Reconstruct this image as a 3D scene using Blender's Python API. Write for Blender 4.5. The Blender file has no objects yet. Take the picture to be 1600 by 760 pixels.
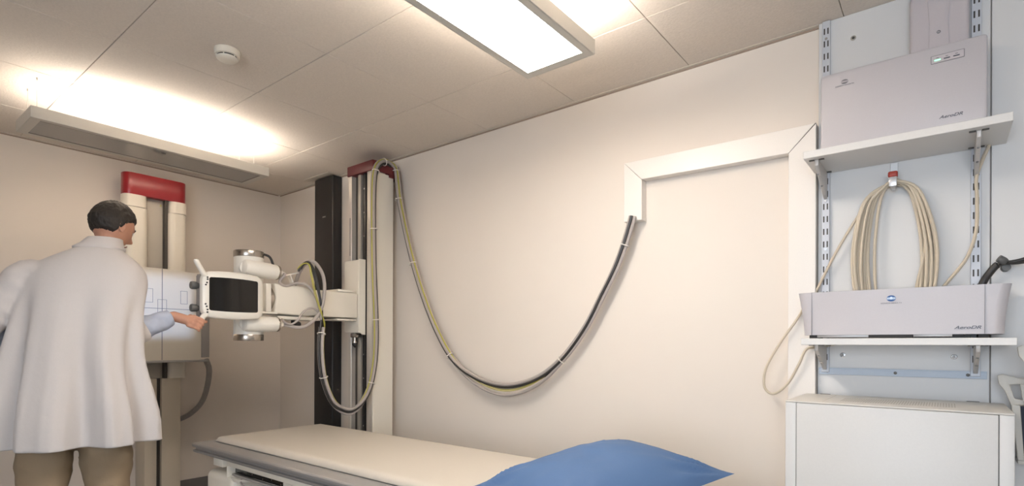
import bpy, bmesh, math, random
from mathutils import Vector, Matrix, noise
random.seed(4)
PI = math.pi
C = bpy.context.scene.collection
scn = bpy.context.scene

# ---------------------------------------------------------------- camera, world, exposure
YAW = math.radians(-38.2); ROLL = math.radians(0.2); F = 859.3; CX, CY = 800.0, 539.0; ZC = 1.15
_f = Vector((math.sin(YAW), math.cos(YAW), 0)); _r = Vector((math.cos(YAW), -math.sin(YAW), 0)); _u = Vector((0, 0, 1))
CR = _r*math.cos(ROLL) + _u*math.sin(ROLL); CU = -_r*math.sin(ROLL) + _u*math.cos(ROLL)
cd = bpy.data.cameras.new('camera'); cam = bpy.data.objects.new('camera', cd); C.objects.link(cam)
cam.matrix_world = Matrix(((CR.x, CU.x, -_f.x, 0), (CR.y, CU.y, -_f.y, 0), (CR.z, CU.z, -_f.z, ZC), (0, 0, 0, 1)))
cd.sensor_fit = 'HORIZONTAL'; cd.sensor_width = 36; cd.lens = F/1600*36
cd.shift_x = 0.0; cd.shift_y = (CY-380)/1600; cd.clip_start = 0.05
scn.camera = cam
scn.view_settings.view_transform = 'Standard'; scn.view_settings.look = 'None'
scn.view_settings.gamma = 1; scn.view_settings.use_curve_mapping = False
scn.view_settings.exposure = -0.13
world = bpy.data.worlds.new('world'); scn.world = world; world.use_nodes = True
bg = world.node_tree.nodes['Background']; bg.inputs[0].default_value = (0.55, 0.72, 1.0, 1); bg.inputs[1].default_value = 1.0
LAMP_UP = 40.0; LAMP_DOWN = 32.0; BEAM = 46.0

def ray(x, y): return CR*((x-CX)/F) + CU*((CY-y)/F) + _f
def atX(x, y, X): d = ray(x, y); return d*(X/d.x) + Vector((0, 0, ZC))
def atY(x, y, Y): d = ray(x, y); return d*(Y/d.y) + Vector((0, 0, ZC))
def atZ(x, y, Z): d = ray(x, y); return d*((Z-ZC)/d.z) + Vector((0, 0, ZC))

# daylight through the window in the wall behind the camera
ld = bpy.data.lights.new('window_daylight', 'AREA'); ld.shape = 'RECTANGLE'; ld.size = 2.2; ld.size_y = 1.3
ld.energy = 74; ld.color = (0.80, 0.89, 1.0)
lo = bpy.data.objects.new('window_daylight', ld); C.objects.link(lo)
lo.location = (0.1, -1.68, 1.35); lo.rotation_euler = (PI/2, 0, 0)

# ---------------------------------------------------------------- materials
M = {}
def mat(name, col, rough=0.5, metal=0.0, bump=0, bscale=80, bdist=0.002, spot=0, sscale=200, emit=None, estr=0, coat=0, stretch=None):
    m = bpy.data.materials.new(name); m.use_nodes = True; nt = m.node_tree; n = nt.nodes; l = nt.links
    b = n['Principled BSDF']; b.inputs['Base Color'].default_value = (*col, 1)
    b.inputs['Roughness'].default_value = rough; b.inputs['Metallic'].default_value = metal
    if coat: b.inputs['Coat Weight'].default_value = coat; b.inputs['Coat Roughness'].default_value = 0.1
    if emit: b.inputs['Emission Color'].default_value = (*emit, 1); b.inputs['Emission Strength'].default_value = estr
    tc = n.new('ShaderNodeTexCoord'); vec = tc.outputs['Object']
    if stretch:
        mp = n.new('ShaderNodeMapping'); mp.inputs['Scale'].default_value = stretch; l.new(vec, mp.inputs['Vector']); vec = mp.outputs['Vector']
    # slight colour variation, every surface
    t = n.new('ShaderNodeTexNoise'); t.inputs['Scale'].default_value = sscale; t.inputs['Detail'].default_value = 3; l.new(vec, t.inputs['Vector'])
    mx = n.new('ShaderNodeMix'); mx.data_type = 'RGBA'
    k = spot if spot else 0.03
    mx.inputs[6].default_value = (*[c*(1-k) for c in col], 1); mx.inputs[7].default_value = (*[min(1, c*(1+k)) for c in col], 1)
    l.new(t.outputs['Fac'], mx.inputs[0]); l.new(mx.outputs[2], b.inputs['Base Color'])
    if bump:
        t2 = n.new('ShaderNodeTexNoise'); t2.inputs['Scale'].default_value = bscale; t2.inputs['Detail'].default_value = 4; l.new(vec, t2.inputs['Vector'])
        bp = n.new('ShaderNodeBump'); bp.inputs['Strength'].default_value = bump; bp.inputs['Distance'].default_value = bdist
        l.new(t2.outputs['Fac'], bp.inputs['Height']); l.new(bp.outputs['Normal'], b.inputs['Normal'])
    M[name] = m; return m
mat('wall_cream', (0.78, 0.705, 0.625), 0.75, bump=0.15, bscale=300, bdist=0.0006, sscale=2)
mat('panel_white', (0.68, 0.675, 0.665), 0.45, sscale=3)
mat('ceiling_tile', (0.70, 0.625, 0.545), 0.9, bump=0.5, bscale=110, bdist=0.002, spot=0.10, sscale=130)
mat('grid_line', (0.72, 0.66, 0.58), 0.7)
mat('angle_trim', (0.60, 0.53, 0.45), 0.6)
mat('painted_gap_shade', (0.34, 0.26, 0.20), 0.8)  # brown painted in for the shadow line where walls meet ceiling
mat('floor_vinyl', (0.30, 0.29, 0.28), 0.4, spot=0.08, sscale=60)
mat('baseboard_grey', (0.16, 0.15, 0.145), 0.5)
mat('lamp_white', (0.62, 0.58, 0.51), 0.4)
mat('lamp_louvre', (0.33, 0.305, 0.28), 0.3, spot=0.1, sscale=900)
mat('louvre_groove', (0.16, 0.14, 0.125), 0.4)
mat('lamp_glow_up', (1, 1, 1), 0.5, emit=(1.0, 0.92, 0.83), estr=LAMP_UP)
mat('lamp_glow_down', (1, 1, 1), 0.5, emit=(1.0, 0.935, 0.87), estr=LAMP_DOWN)
mat('wire', (0.5, 0.48, 0.45), 0.35, metal=0.8)
mat('ivory', (0.79, 0.735, 0.635), 0.32, coat=0.1)
mat('ivory_light', (0.84, 0.80, 0.72), 0.28, coat=0.15)
mat('equip_beige', (0.66, 0.585, 0.47), 0.4)
mat('red_cap', (0.29, 0.012, 0.018), 0.3, coat=0.2)
mat('dark_red', (0.125, 0.014, 0.018), 0.4)
mat('black_metal', (0.018, 0.017, 0.017), 0.42)
mat('black_glass', (0.010, 0.009, 0.008), 0.12); M['black_glass'].node_tree.nodes['Principled BSDF'].inputs['Specular IOR Level'].default_value = .35
mat('black_rubber', (0.025, 0.023, 0.022), 0.6)
mat('alu', (0.72, 0.67, 0.60), 0.34, metal=0.45, spot=0.06, sscale=60, stretch=(1, 1, 8))
mat('alu_flat', (0.42, 0.41, 0.40), 0.42, metal=0.55)
mat('steel', (0.45, 0.41, 0.36), 0.25, metal=1.0, spot=0.15, sscale=30, stretch=(6, 6, 0.2))
mat('mid_grey', (0.34, 0.32, 0.30), 0.45)
mat('slot_dark', (0.05, 0.042, 0.036), 0.5)
mat('channel_grey', (0.40, 0.365, 0.31), 0.4)
mat('knob_grey', (0.12, 0.12, 0.115), 0.5)
mat('plate_grey', (0.33, 0.31, 0.295), 0.4)
mat('detector_face', (0.74, 0.69, 0.60), 0.5)
mat('print_line', (0.18, 0.18, 0.20), 0.5)
mat('cable_grey', (0.40, 0.355, 0.325), 0.45)
mat('cable_black', (0.03, 0.027, 0.025), 0.4)
mat('cable_earth', (0.46, 0.42, 0.07), 0.45)
mat('cable_beige', (0.60, 0.52, 0.40), 0.5)
mat('tie_white', (0.78, 0.74, 0.67), 0.4)
mat('duct_white', (0.84, 0.79, 0.73), 0.35)
mat('pad', (0.54, 0.49, 0.42), 0.45, bump=0.1, bscale=14, bdist=0.003)
mat('pillow_blue', (0.062, 0.128, 0.262), 0.75, bump=0.2, bscale=7, bdist=0.012)
mat('shelf_white', (0.72, 0.70, 0.67), 0.4)
mat('rail_grey', (0.56, 0.58, 0.62), 0.45, metal=0.1)
mat('bracket_grey', (0.55, 0.52, 0.49), 0.4, metal=0.2)
mat('screw_dark', (0.12, 0.11, 0.10), 0.35, metal=0.7)
mat('screw_steel', (0.62, 0.64, 0.66), 0.25, metal=0.9)
mat('lilac', (0.515, 0.49, 0.505), 0.38)
mat('lilac_pale', (0.54, 0.50, 0.515), 0.4)
mat('seam', (0.22, 0.21, 0.22), 0.5)
mat('logo_grey', (0.16, 0.155, 0.165), 0.4)
mat('logo_blue', (0.006, 0.075, 0.26), 0.5)
mat('logo_white', (0.60, 0.72, 0.85), 0.3)
mat('lettering_dark', (0.10, 0.10, 0.12), 0.4)
mat('led_green', (0.3, 1, 0.5), 0.4, emit=(0.25, 1.0, 0.45), estr=2.2)
mat('strip_alu', (0.50, 0.57, 0.66), 0.5, metal=0.0)
mat('hook_metal', (0.66, 0.66, 0.66), 0.3, metal=0.5)
mat('hook_red', (0.42, 0.055, 0.035), 0.45)
mat('cabinet_white', (0.63, 0.62, 0.60), 0.42)
mat('cabinet_top', (0.62, 0.595, 0.55), 0.4)
mat('basket_plastic', (0.60, 0.575, 0.52), 0.45)
mat('basket_mesh', (0.05, 0.055, 0.075), 0.7)
mat('skin', (0.50, 0.255, 0.17), 0.55, spot=0.08, sscale=25)
mat('lip', (0.40, 0.15, 0.11), 0.5)
mat('hair', (0.022, 0.016, 0.012), 0.6, bump=0.8, bscale=90, bdist=0.006, stretch=(1, 1, 0.25))
mat('lab_coat', (0.62, 0.585, 0.57), 0.85, bump=0.15, bscale=18, bdist=0.01)
mat('shirt_blue', (0.42, 0.46, 0.56), 0.8, bump=0.2, bscale=25, bdist=0.006)
mat('trousers', (0.30, 0.225, 0.145), 0.85, bump=0.2, bscale=25, bdist=0.006)
mat('shoe', (0.05, 0.035, 0.025), 0.4)
mat('eye_white', (0.7, 0.68, 0.65), 0.2); mat('iris', (0.05, 0.03, 0.02), 0.2)
mat('glass', (0.9, 0.95, 1.0), 0.02)
M['glass'].node_tree.nodes['Principled BSDF'].inputs['Transmission Weight'].default_value = 1.0

# ---------------------------------------------------------------- mesh builder
class MB:
    def __init__(s): s.bm = bmesh.new(); s.mi = 0
    def _mark(s, n0):
        s.bm.faces.ensure_lookup_table()
        for f in s.bm.faces[n0:]: f.material_index = s.mi
    def box(s, x0, x1, y0, y1, z0, z1, bev=0.0, seg=2, mtx=None):
        t = bmesh.new(); bmesh.ops.create_cube(t, size=1)
        for v in t.verts:
            v.co = Vector(((x0+x1)/2+v.co.x*(x1-x0), (y0+y1)/2+v.co.y*(y1-y0), (z0+z1)/2+v.co.z*(z1-z0)))
        if bev: bmesh.ops.bevel(t, geom=list(t.edges), offset=bev, segments=seg, affect='EDGES', profile=0.5)
        s.add(t, mtx); return s
    def add(s, t, mtx=None):
        vs = [s.bm.verts.new(mtx @ v.co if mtx else v.co) for v in t.verts]
        t.verts.index_update()
        for f in t.faces:
            try: nf = s.bm.faces.new([vs[v.index] for v in f.verts]); nf.material_index = s.mi; nf.smooth = True
            except ValueError: pass
        t.free()
    def prism(s, pts, d, bev=0.0, seg=2):
        """pts: planar 3-D outline; d: extrusion vector"""
        t = bmesh.new(); vs = [t.verts.new(p) for p in pts]; f = t.faces.new(vs)
        r = bmesh.ops.extrude_face_region(t, geom=[f])
        for v in [g for g in r['geom'] if isinstance(g, bmesh.types.BMVert)]: v.co += Vector(d)
        bmesh.ops.recalc_face_normals(t, faces=t.faces)
        if bev: bmesh.ops.bevel(t, geom=list(t.edges), offset=bev, segments=seg, affect='EDGES', profile=0.5)
        s.add(t); return s
    def rings(s, rings, cap=True, closed=True):
        vs = [[s.bm.verts.new(p) for p in r] for r in rings]; n = len(rings[0])
        for a, b in zip(vs[:-1], vs[1:]):
            for i in range(n if closed else n-1):
                j = (i+1) % n
                f = s.bm.faces.new((a[i], a[j], b[j], b[i])); f.material_index = s.mi; f.smooth = True
        if cap:
            for r in (vs[0][::-1], vs[-1]):
                try: f = s.bm.faces.new(r); f.material_index = s.mi
                except ValueError: pass
        return s
    def cyl(s, p0, p1, r0, r1=None, n=24, bev=0):
        r1 = r0 if r1 is None else r1; p0 = Vector(p0); p1 = Vector(p1); d = (p1-p0); L = d.length; d.normalize()
        a = d.orthogonal().normalized(); b = d.cross(a)
        prof = [(0, r0), (L, r1)]
        if bev: prof = [(0, r0-bev), (bev*.3, r0-bev*.3), (bev, r0), (L-bev, r1), (L-bev*.3, r1-bev*.3), (L, r1-bev)]
        s.rings([[p0+d*h+(a*math.cos(2*PI*i/n)+b*math.sin(2*PI*i/n))*r for i in range(n)] for h, r in prof]); return s
    def lathe(s, p, d, prof, n=32):
        p = Vector(p); d = Vector(d).normalized(); a = d.orthogonal().normalized(); b = d.cross(a)
        s.rings([[p+d*h+(a*math.cos(2*PI*i/n)+b*math.sin(2*PI*i/n))*max(r, 1e-4) for i in range(n)] for h, r in prof]); return s
    def tube(s, pts, r, n=10, rf=None):
        fr = frames(pts)
        rr = [(rf(i/(len(pts)-1)) if rf else r) for i in range(len(pts))]
        s.rings([[p+(a*math.cos(2*PI*k/n)+b*math.sin(2*PI*k/n))*q for k in range(n)] for (p, t, a, b), q in zip(fr, rr)]); return s
    def torus(s, p, d, R, r, n=20, m=8, sx=1.0, sy=1.0, a=None):
        p = Vector(p); d = Vector(d).normalized(); a = (a or d.orthogonal()).normalized(); b = d.cross(a)
        ring = []
        for i in range(n+1):
            t = 2*PI*i/n; c = a*math.cos(t)*sx+b*math.sin(t)*sy; ring.append([p+c*R+(c.normalized()*math.cos(2*PI*k/m)+d*math.sin(2*PI*k/m)*1.4)*r for k in range(m)])
        s.rings(ring, cap=False); return s
    def build(s, name, mats, parent=None, smooth=True, angle=35, sub=0):
        bmesh.ops.recalc_face_normals(s.bm, faces=s.bm.faces)
        me = bpy.data.meshes.new(name)
        for f in s.bm.faces: f.smooth = smooth
        s.bm.to_mesh(me); s.bm.free()
        for m in (mats if isinstance(mats, (list, tuple)) else [mats]): me.materials.append(M[m])
        if smooth: me.set_sharp_from_angle(angle=math.radians(angle))
        o = bpy.data.objects.new(name, me); C.objects.link(o)
        if parent: o.parent = parent; o.matrix_parent_inverse = parent.matrix_world.inverted() if False else Matrix.Translation(-Vector(parent.location)) if parent.type == 'EMPTY' else Matrix.Identity(4)
        if sub: md = o.modifiers.new('sub', 'SUBSURF'); md.levels = md.render_levels = sub
        return o
def catmull(P, k=8):
    P = [Vector(p) for p in P]; out = []
    Q = [P[0]*2-P[1]] + P + [P[-1]*2-P[-2]]
    for i in range(1, len(Q)-2):
        a, b, c, d = Q[i-1], Q[i], Q[i+1], Q[i+2]
        # centripetal-like tangents to avoid loops
        for j in range(k):
            t = j/k; out.append(0.5*((2*b)+(c-a)*t+(2*a-5*b+4*c-d)*t*t+(3*b-a-3*c+d)*t*t*t))
    out.append(P[-1]); return out
def frames(P):
    P = [Vector(p) for p in P]; T = []
    for i in range(len(P)):
        t = (P[min(i+1, len(P)-1)]-P[max(i-1, 0)]); T.append(t.normalized() if t.length > 1e-9 else Vector((0, 0, 1)))
    a = T[0].orthogonal().normalized(); out = []
    for p, t in zip(P, T):
        a = (a-t*a.dot(t)); a = a.normalized() if a.length > 1e-6 else t.orthogonal().normalized()
        out.append((p, t, a, t.cross(a)))
    return out
def thing(name, label, cat, loc=(0, 0, 0), group=None):
    o = bpy.data.objects.new(name, None); o.location = loc; o.empty_display_size = 0.05; C.objects.link(o)
    o['label'] = label; o['category'] = cat
    if group: o['group'] = group
    return o
def tag(o, label, cat, group=None):
    o['label'] = label; o['category'] = cat
    if group: o['group'] = group
    return o
def struct(o): o['kind'] = 'structure'; return o
def lettering(txt, loc, size, matname, parent, shear=0.0, sx=1.0, bold=0.0, name='lettering'):
    """flat printed text facing -Y, reading along +X, converted to a mesh"""
    cu = bpy.data.curves.new(name, 'FONT'); cu.body = txt; cu.size = size; cu.shear = shear; cu.align_x = 'CENTER'; cu.align_y = 'CENTER'
    cu.extrude = 0.0003; cu.offset = bold
    to = bpy.data.objects.new(name+'_tmp', cu); C.objects.link(to)
    bpy.context.view_layer.update()
    me = bpy.data.meshes.new_from_object(to.evaluated_get(bpy.context.evaluated_depsgraph_get()))
    bpy.data.objects.remove(to)
    me.transform(Matrix.Translation(loc) @ Matrix.Rotation(PI/2, 4, 'X') @ Matrix.Diagonal((sx, 1, 1, 1)))
    me.materials.clear(); me.materials.append(M[matname])
    o = bpy.data.objects.new(name, me); C.objects.link(o); o.parent = parent; o.matrix_parent_inverse = Matrix.Translation(-parent.location) if parent.type == 'EMPTY' else Matrix.Identity(4)
    return o

W = 2.53; B = -4.576; ZT = 2.45; XR = 1.75; YN = -1.7

# ================================================================ SETTING
b = MB(); b.box(B-.1, XR+.1, YN-.1, W+.1, -0.1, 0); struct(b.build('floor', 'floor_vinyl'))
b = MB(); b.box(B-.12, B, YN-.1, W+.12, 0, ZT+.1); struct(b.build('wall_back', 'wall_cream'))
b = MB(); b.box(B, XR+.1, W, W+.12, 0, ZT+.1); struct(b.build('wall_right', 'wall_cream'))
b = MB(); b.box(XR, XR+.12, YN-.1, W, 0, ZT+.1); struct(b.build('wall_side', 'wall_cream'))
# wall behind the camera, with a window opening
wx0, wx1, wz0, wz1 = -1.05, 1.25, 0.65, 2.05
b = MB()
b.box(B, wx0, YN-.12, YN, 0, ZT+.1); b.box(wx1, XR, YN-.12, YN, 0, ZT+.1)
b.box(wx0, wx1, YN-.12, YN, 0, wz0); b.box(wx0, wx1, YN-.12, YN, wz1, ZT+.1)
struct(b.build('wall_front', 'wall_cream'))
win = bpy.data.objects.new('window_1', None); win.location = ((wx0+wx1)/2, YN-.06, wz0); C.objects.link(win); struct(win)
b = MB(); w_ = .05
b.box(wx0, wx0+w_, YN-.09, YN-.03, wz0, wz1, .004); b.box(wx1-w_, wx1, YN-.09, YN-.03, wz0, wz1, .004)
b.box(wx0+w_, wx1-w_, YN-.09, YN-.03, wz0, wz0+w_, .004); b.box(wx0+w_, wx1-w_, YN-.09, YN-.03, wz1-w_, wz1, .004)
b.box((wx0+wx1)/2-.03, (wx0+wx1)/2+.03, YN-.09, YN-.03, wz0+w_, wz1-w_, .004)
b.build('window_frame', 'panel_white', win)
b = MB(); b.box(wx0+w_, (wx0+wx1)/2-.03, YN-.063, YN-.057, wz0+w_, wz1-w_); b.box((wx0+wx1)/2+.03, wx1-w_, YN-.063, YN-.057, wz0+w_, wz1-w_)
b.build('window_pane', 'glass', win)

# ceiling: slab with laid-in square tiles, thin joints between
b = MB(); b.mi = 1; b.box(B-.1, XR+.1, YN-.1, W+.1, ZT+.012, ZT+.1); b.mi = 0
ys = [W] + [2.04-.6195*k for k in range(7)]; xs = [B] + [-4.04+.6205*k for k in range(10)]
g = .0013
for i in range(len(xs)-1):
    for j in range(len(ys)-1):
        dz = random.uniform(0, .0012)
        b.box(max(xs[i]+g, B), min(xs[i+1]-g, XR), max(ys[j+1]+g, YN), min(ys[j]-g, W), ZT+dz, ZT+.012, .0015, 1)
struct(b.build('ceiling', ['ceiling_tile', 'grid_line'], smooth=False))
b = MB(); b.box(B, -.405, W-.022, W, ZT-.004, ZT, .0005, 1); b.mi = 1; b.box(B, -.405, W-.005, W, ZT-.010, ZT-.004); struct(b.build('trim_1', ['angle_trim', 'painted_gap_shade']))  # thin lower strip is shade put in as colour under the angle trim
b = MB(); b.box(B, B+.022, YN, W-.022, ZT-.004, ZT, .0005, 1); b.mi = 1; b.box(B, B+.005, YN, W-.022, ZT-.010, ZT-.004); struct(b.build('trim_2', ['angle_trim', 'painted_gap_shade']))
b = MB(); b.box(B, B+.014, YN, W, 0, .105, .003); struct(b.build('baseboard_back', 'baseboard_grey'))
b = MB(); b.box(B+.014, -.52, W-.014, W, 0, .105, .003); struct(b.build('baseboard_right', 'baseboard_grey'))
# white wall boards behind the shelves
b = MB(); b.box(-.403, .1215, W-.02, W, 0, ZT, .0015, 1); struct(b.build('trim_3', 'panel_white'))
b = MB(); b.box(.1245, XR, W-.024, W, 0, ZT, .0015, 1); struct(b.build('trim_4', 'panel_white'))
PY = W-.02      # face of the boards

# ================================================================ CEILING LAMPS
def lamp(x0, x1, y0, y1, lit, label):
    zb, zt = 2.233, 2.289; t = thing('pendant_lamp', label, 'lamp', ((x0+x1)/2, (y0+y1)/2, zb), 'pendant lamps hung from the ceiling')
    b = MB(); w = .032
    b.box(x0, x0+.004, y0, y1, zb, zt, .001, 1); b.box(x1-.004, x1, y0, y1, zb, zt, .001, 1)
    b.box(x0+.004, x1-.004, y0, y0+.004, zb, zt, .001, 1); b.box(x0+.004, x1-.004, y1-.004, y1, zb, zt, .001, 1)
    b.box(x0+.004, x0+w, y0+.004, y1-.004, zb, zb+.004); b.box(x1-w, x1-.004, y0+.004, y1-.004, zb, zb+.004)
    b.box(x0+w, x1-w, y0+.004, y0+w+.01, zb, zb+.004); b.box(x0+w, x1-w, y1-w-.01, y1-.004, zb, zb+.004)
    b.build('housing', 'lamp_white', t)
    if lit:
        b = MB(); b.box(x0+w, x1-w, y0+w+.01, y1-w-.01, zb+.001, zb+.006); b.build('diffuser', 'lamp_glow_down', t)
    else:
        b = MB(); b.box(x0+w, x1-w, y0+w+.01, y1-w-.01, zb+.001, zb+.006)
        b.mi = 1; b.box(x0+w, x0+w+.007, y0+w+.01, y1-w-.01, zb-.0005, zb+.001); b.box(x1-w-.004, x1-w, y0+w+.01, y1-w-.01, zb-.0005, zb+.001)
        b.box(x0+w, x1-w, y1-w-.016, y1-w-.01, zb-.0005, zb+.001)
        b.box((x0+x1)/2+.09, (x0+x1)/2+.10, (y0+y1)/2-.01, (y0+y1)/2+.01, zb-.003, zb+.001)
        b.build('perforated_screen', ['lamp_louvre', 'louvre_groove'], t)
    b = MB(); b.box(x0+.05, x1-.05, y0+.20, y1-.12, zt-.046, zt-.038); b.build('uplight_tube', 'lamp_glow_up', t)
    for sx in (x0+.06, x1-.06):
        for sy in (y0+.035, y1-.07):
            b = MB(); b.cyl((sx, sy, zt-.02), (sx, sy, ZT), .0011, n=6); b.cyl((sx, sy, ZT-.012), (sx, sy, ZT), .0035, n=10)
            b.cyl((sx, sy, zt-.012), (sx, sy, zt+.012), .003, n=8); b.build('suspension_wire', 'wire', t)
    return t
lamp(-3.745, -3.435, .64, 1.82, False, 'hanging box lamp with a grey unlit underside glowing onto the ceiling')
lamp(-1.34, -1.027, .62, 1.80, True, 'hanging box lamp with a brightly lit white underside, nearest the camera')

# smoke detector
sc = atZ(355, 86, 2.43); sc.z = ZT
t = thing('smoke_detector', 'round cream smoke detector on the ceiling between the two lamps', 'smoke detector', sc)
b = MB(); b.lathe(sc, (0, 0, -1), [(0, .052), (.006, .053), (.012, .0515), (.026, .050), (.0275, .046), (.0275, .03)], 40); b.build('base', 'ivory', t)
b = MB(); b.lathe(sc-Vector((0, 0, .0275)), (0, 0, -1), [(0, .040), (.006, .040)], 32); b.build('vent_slot', 'slot_dark', t)
b = MB(); b.lathe(sc-Vector((0, 0, .0335)), (0, 0, -1), [(0, .043), (.0015, .0445), (.006, .043), (.011, .036), (.014, .024), (.0152, .003)], 40)
for k in range(6):
    a = k*PI/3+.3; p = sc+Vector((math.cos(a)*.0435, math.sin(a)*.0435, -.031)); b.cyl(p+Vector((0, 0, .005)), p-Vector((0, 0, .005)), .0025, n=8)
b.build('cap', 'ivory', t)

# ================================================================ WALL STAND
t = thing('wall_bucky_stand', 'upright x-ray wall stand with a glossy red cap and lit detector plate', 'x-ray stand', (B, 1.56, 0))
def rrect(y0, y1, x0, x1, r, z, n=8):
    """plan outline with rounded corners, front face at x1"""
    P = []
    for cx_, cy_, a0 in ((x1-r, y0+r, -PI/2), (x1-r, y1-r, 0), (x0+r, y1-r, PI/2), (x0+r, y0+r, PI)):
        for k in range(n+1): a = a0+PI/2*k/n; P.append(Vector((cx_+r*math.cos(a), cy_+r*math.sin(a), z)))
    return P
b = MB(); b.prism(rrect(1.303, 1.700, -4.49, -4.375, .05, 2.175), (0, 0, .150), .0025, 2); b.build('cap', 'red_cap', t)
b = MB(); b.prism(rrect(1.303, 1.452, -4.487, -4.372, .045, .9), (0, 0, 1.19), .001, 1); b.prism(rrect(1.300, 1.446, -4.485, -4.369, .046, 2.092), (0, 0, .083), .001, 1); b.build('side_cover', 'ivory', t)
b = MB(); b.prism(rrect(1.572, 1.700, -4.487, -4.372, .045, .9), (0, 0, 1.19), .001, 1); b.prism(rrect(1.58, 1.703, -4.485, -4.369, .046, 2.092), (0, 0, .083), .001, 1); b.build('side_cover', 'ivory', t)
b = MB(); b.box(B+.002, -4.43, 1.445, 1.58, .9, 2.175); b.mi = 1; b.box(-4.43, -4.385, 1.555, 1.572, .9, 2.175); b.build('channel', ['channel_grey', 'slot_dark'], t)
b = MB(); b.prism([Vector((-4.4295, 1.535, 2.135)), Vector((-4.4295, 1.549, 2.135)), Vector((-4.4295, 1.542, 2.148))], (.0015, 0, 0)); b.build('warning_sticker', 'cable_earth', t)
b = MB(); b.box(B+.002, -4.40, 1.435, 1.512, 0, .9, .004); b.box(B+.002, -4.40, 1.542, 1.668, 0, .9, .006); b.mi = 1; b.box(B+.002, -4.43, 1.512, 1.542, 0, .9); b.build('lower_post', ['equip_beige', 'slot_dark'], t)
b = MB(); b.box(B+.014, -4.22, 1.25, 1.85, 0, .012, .003); b.build('foot_plate', 'mid_grey', t)
# detector box
px = -4.22
b = MB()
prof = [(1.262, 1.03), (1.262, 1.632), (1.30, 1.642), (1.345, 1.650), (1.365, 1.658), (1.60, 1.672), (1.625, 1.668), (1.645, 1.664), (1.735, 1.664), (1.735, 1.03)]
prof = [(1.262, 1.03), (1.262, 1.655), (1.325, 1.655), (1.365, 1.664), (1.60, 1.664), (1.645, 1.655), (1.735, 1.655), (1.735, 1.03)]
b.prism([Vector((px, y, z)) for y, z in prof], (-.09, 0, 0), .004, 2)
dp = b.build('detector_housing', 'detector_face', t)
b = MB(); b.box(px-.085, px-.004, 1.737, 1.792, 1.05, 1.64, .003); b.build('side_tray', 'plate_grey', t)
b = MB(); b.box(px-.08, px+.012, 1.24, 1.775, 1.018, 1.034, .003); b.build('bottom_rail', 'alu_flat', t)
b = MB(); b.box(-4.385, px-.08, 1.40, 1.66, 1.1, 1.6, .01); b.build('mounting_block', 'channel_grey', t)
def outline(b, x, y0, y1, z0, z1, w=.0022):
    e = .0012
    b.box(x, x+e, y0, y1, z0, z0+w); b.box(x, x+e, y0, y1, z1-w, z1); b.box(x, x+e, y0, y0+w, z0+w, z1-w); b.box(x, x+e, y1-w, y1, z0+w, z1-w)
b = MB(); outline(b, px, 1.355, 1.424, 1.428, 1.522, .0022); outline(b, px, 1.595, 1.640, 1.428, 1.52); outline(b, px, 1.452, 1.508, 1.35, 1.452)
b.box(px, px+.0012, 1.478, 1.482, 1.036, 1.662); b.box(px, px+.0012, 1.30, 1.735, 1.388, 1.3915)
b.build('field_marking', 'print_line', t)
# corrugated hose
hp = catmull([(-4.30, 1.80, 1.03), (-4.33, 1.835, .95), (-4.40, 1.85, .82), (-4.45, 1.83, .70), (-4.50, 1.77, .615), (-4.55, 1.70, .57)], 40)
b = MB(); b.tube(hp, .02, 12, rf=lambda s: .0185+.0022*math.cos(s*2*PI*62)); b.build('corrugated_hose', 'mid_grey', t)

# ================================================================ BLACK POST
b = MB(); b.box(-3.915, -3.665, W-.085, W, 0, ZT-.006, .012, 3)
t = thing('black_post', 'tall matt black post from floor to ceiling behind the tube column', 'post', (-3.79, W-.04, 0))
b.build('post', 'black_metal', t)
b = MB(); b.box(-3.985, -3.65, W-.135, W-.09, ZT-.005, ZT-.001); b.build('ceiling_plate', 'angle_trim', t)
b = MB(); b.box(-3.80, -3.76, W-.0865, W-.084, 2.13, 2.14); b.build('type_plate', 'mid_grey', t)

# ================================================================ TUBE COLUMN
col = thing('x_ray_tube_stand', 'floor-standing x-ray tube column with a dark red cap and jointed arm', 'x-ray machine', (-3.11, 2.36, 0))
X0, X1, Y0, Y1 = -3.245, -2.98, 2.29, 2.405
b = MB()
b.box(X0, X0+.035, Y0, Y1, 0, 2.315, .002, 1)                       # left strip
b.box(X1-.062, X1, Y0, 2.395, 0, 2.315, .003, 2)                       # right strip
b.build('column_profile', 'alu', col)
b = MB(); b.box(X0+.035, X1-.062, Y0+.035, 2.39, 0, 2.315)
b.build('column_core', 'slot_dark', col)
b = MB(); b.box(X0+.088, X0+.118, Y0+.012, Y0+.036, 0, 2.315, .003); b.build('guide_rail', 'channel_grey', col)
b = MB(); b.box(X0+.148, X0+.176, Y0+.010, Y0+.036, 0, 2.315, .002); b.mi = 1
for k in range(14): b.cyl((X0+.163, Y0+.010, .12+k*.16), (X0+.163, Y0+.007, .12+k*.16), .005, n=10)
b.build('toothed_rail', ['black_metal', 'screw_steel'], col)
b = MB(); b.box(X1-.012, X1+.003, 2.296, 2.46, 0, 2.30, .0015, 1); b.box(X0+.01, X1-.012, 2.39, 2.46, 0, 2.30, .002, 1); b.build('side_cover', 'ivory', col)
b = MB(); b.box(X0-.004, X1+.012, Y0-.01, 2.50, 2.305, 2.372, .003, 2); b.box(X1-.10, X1+.012, 2.42, 2.51, 2.285, 2.305, .002); b.build('cap', 'dark_red', col)
b = MB(); b.box(X0-.06, X1+.06, Y0-.06, 2.52, 0, .014, .004); b.build('foot_plate', 'mid_grey', col)
b = MB(); b.box(X0+.012, X0+.0126+.010, Y0-.0006, Y0, 1.76, 2.02); b.build('height_scale', 'lamp_louvre', col)
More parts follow.
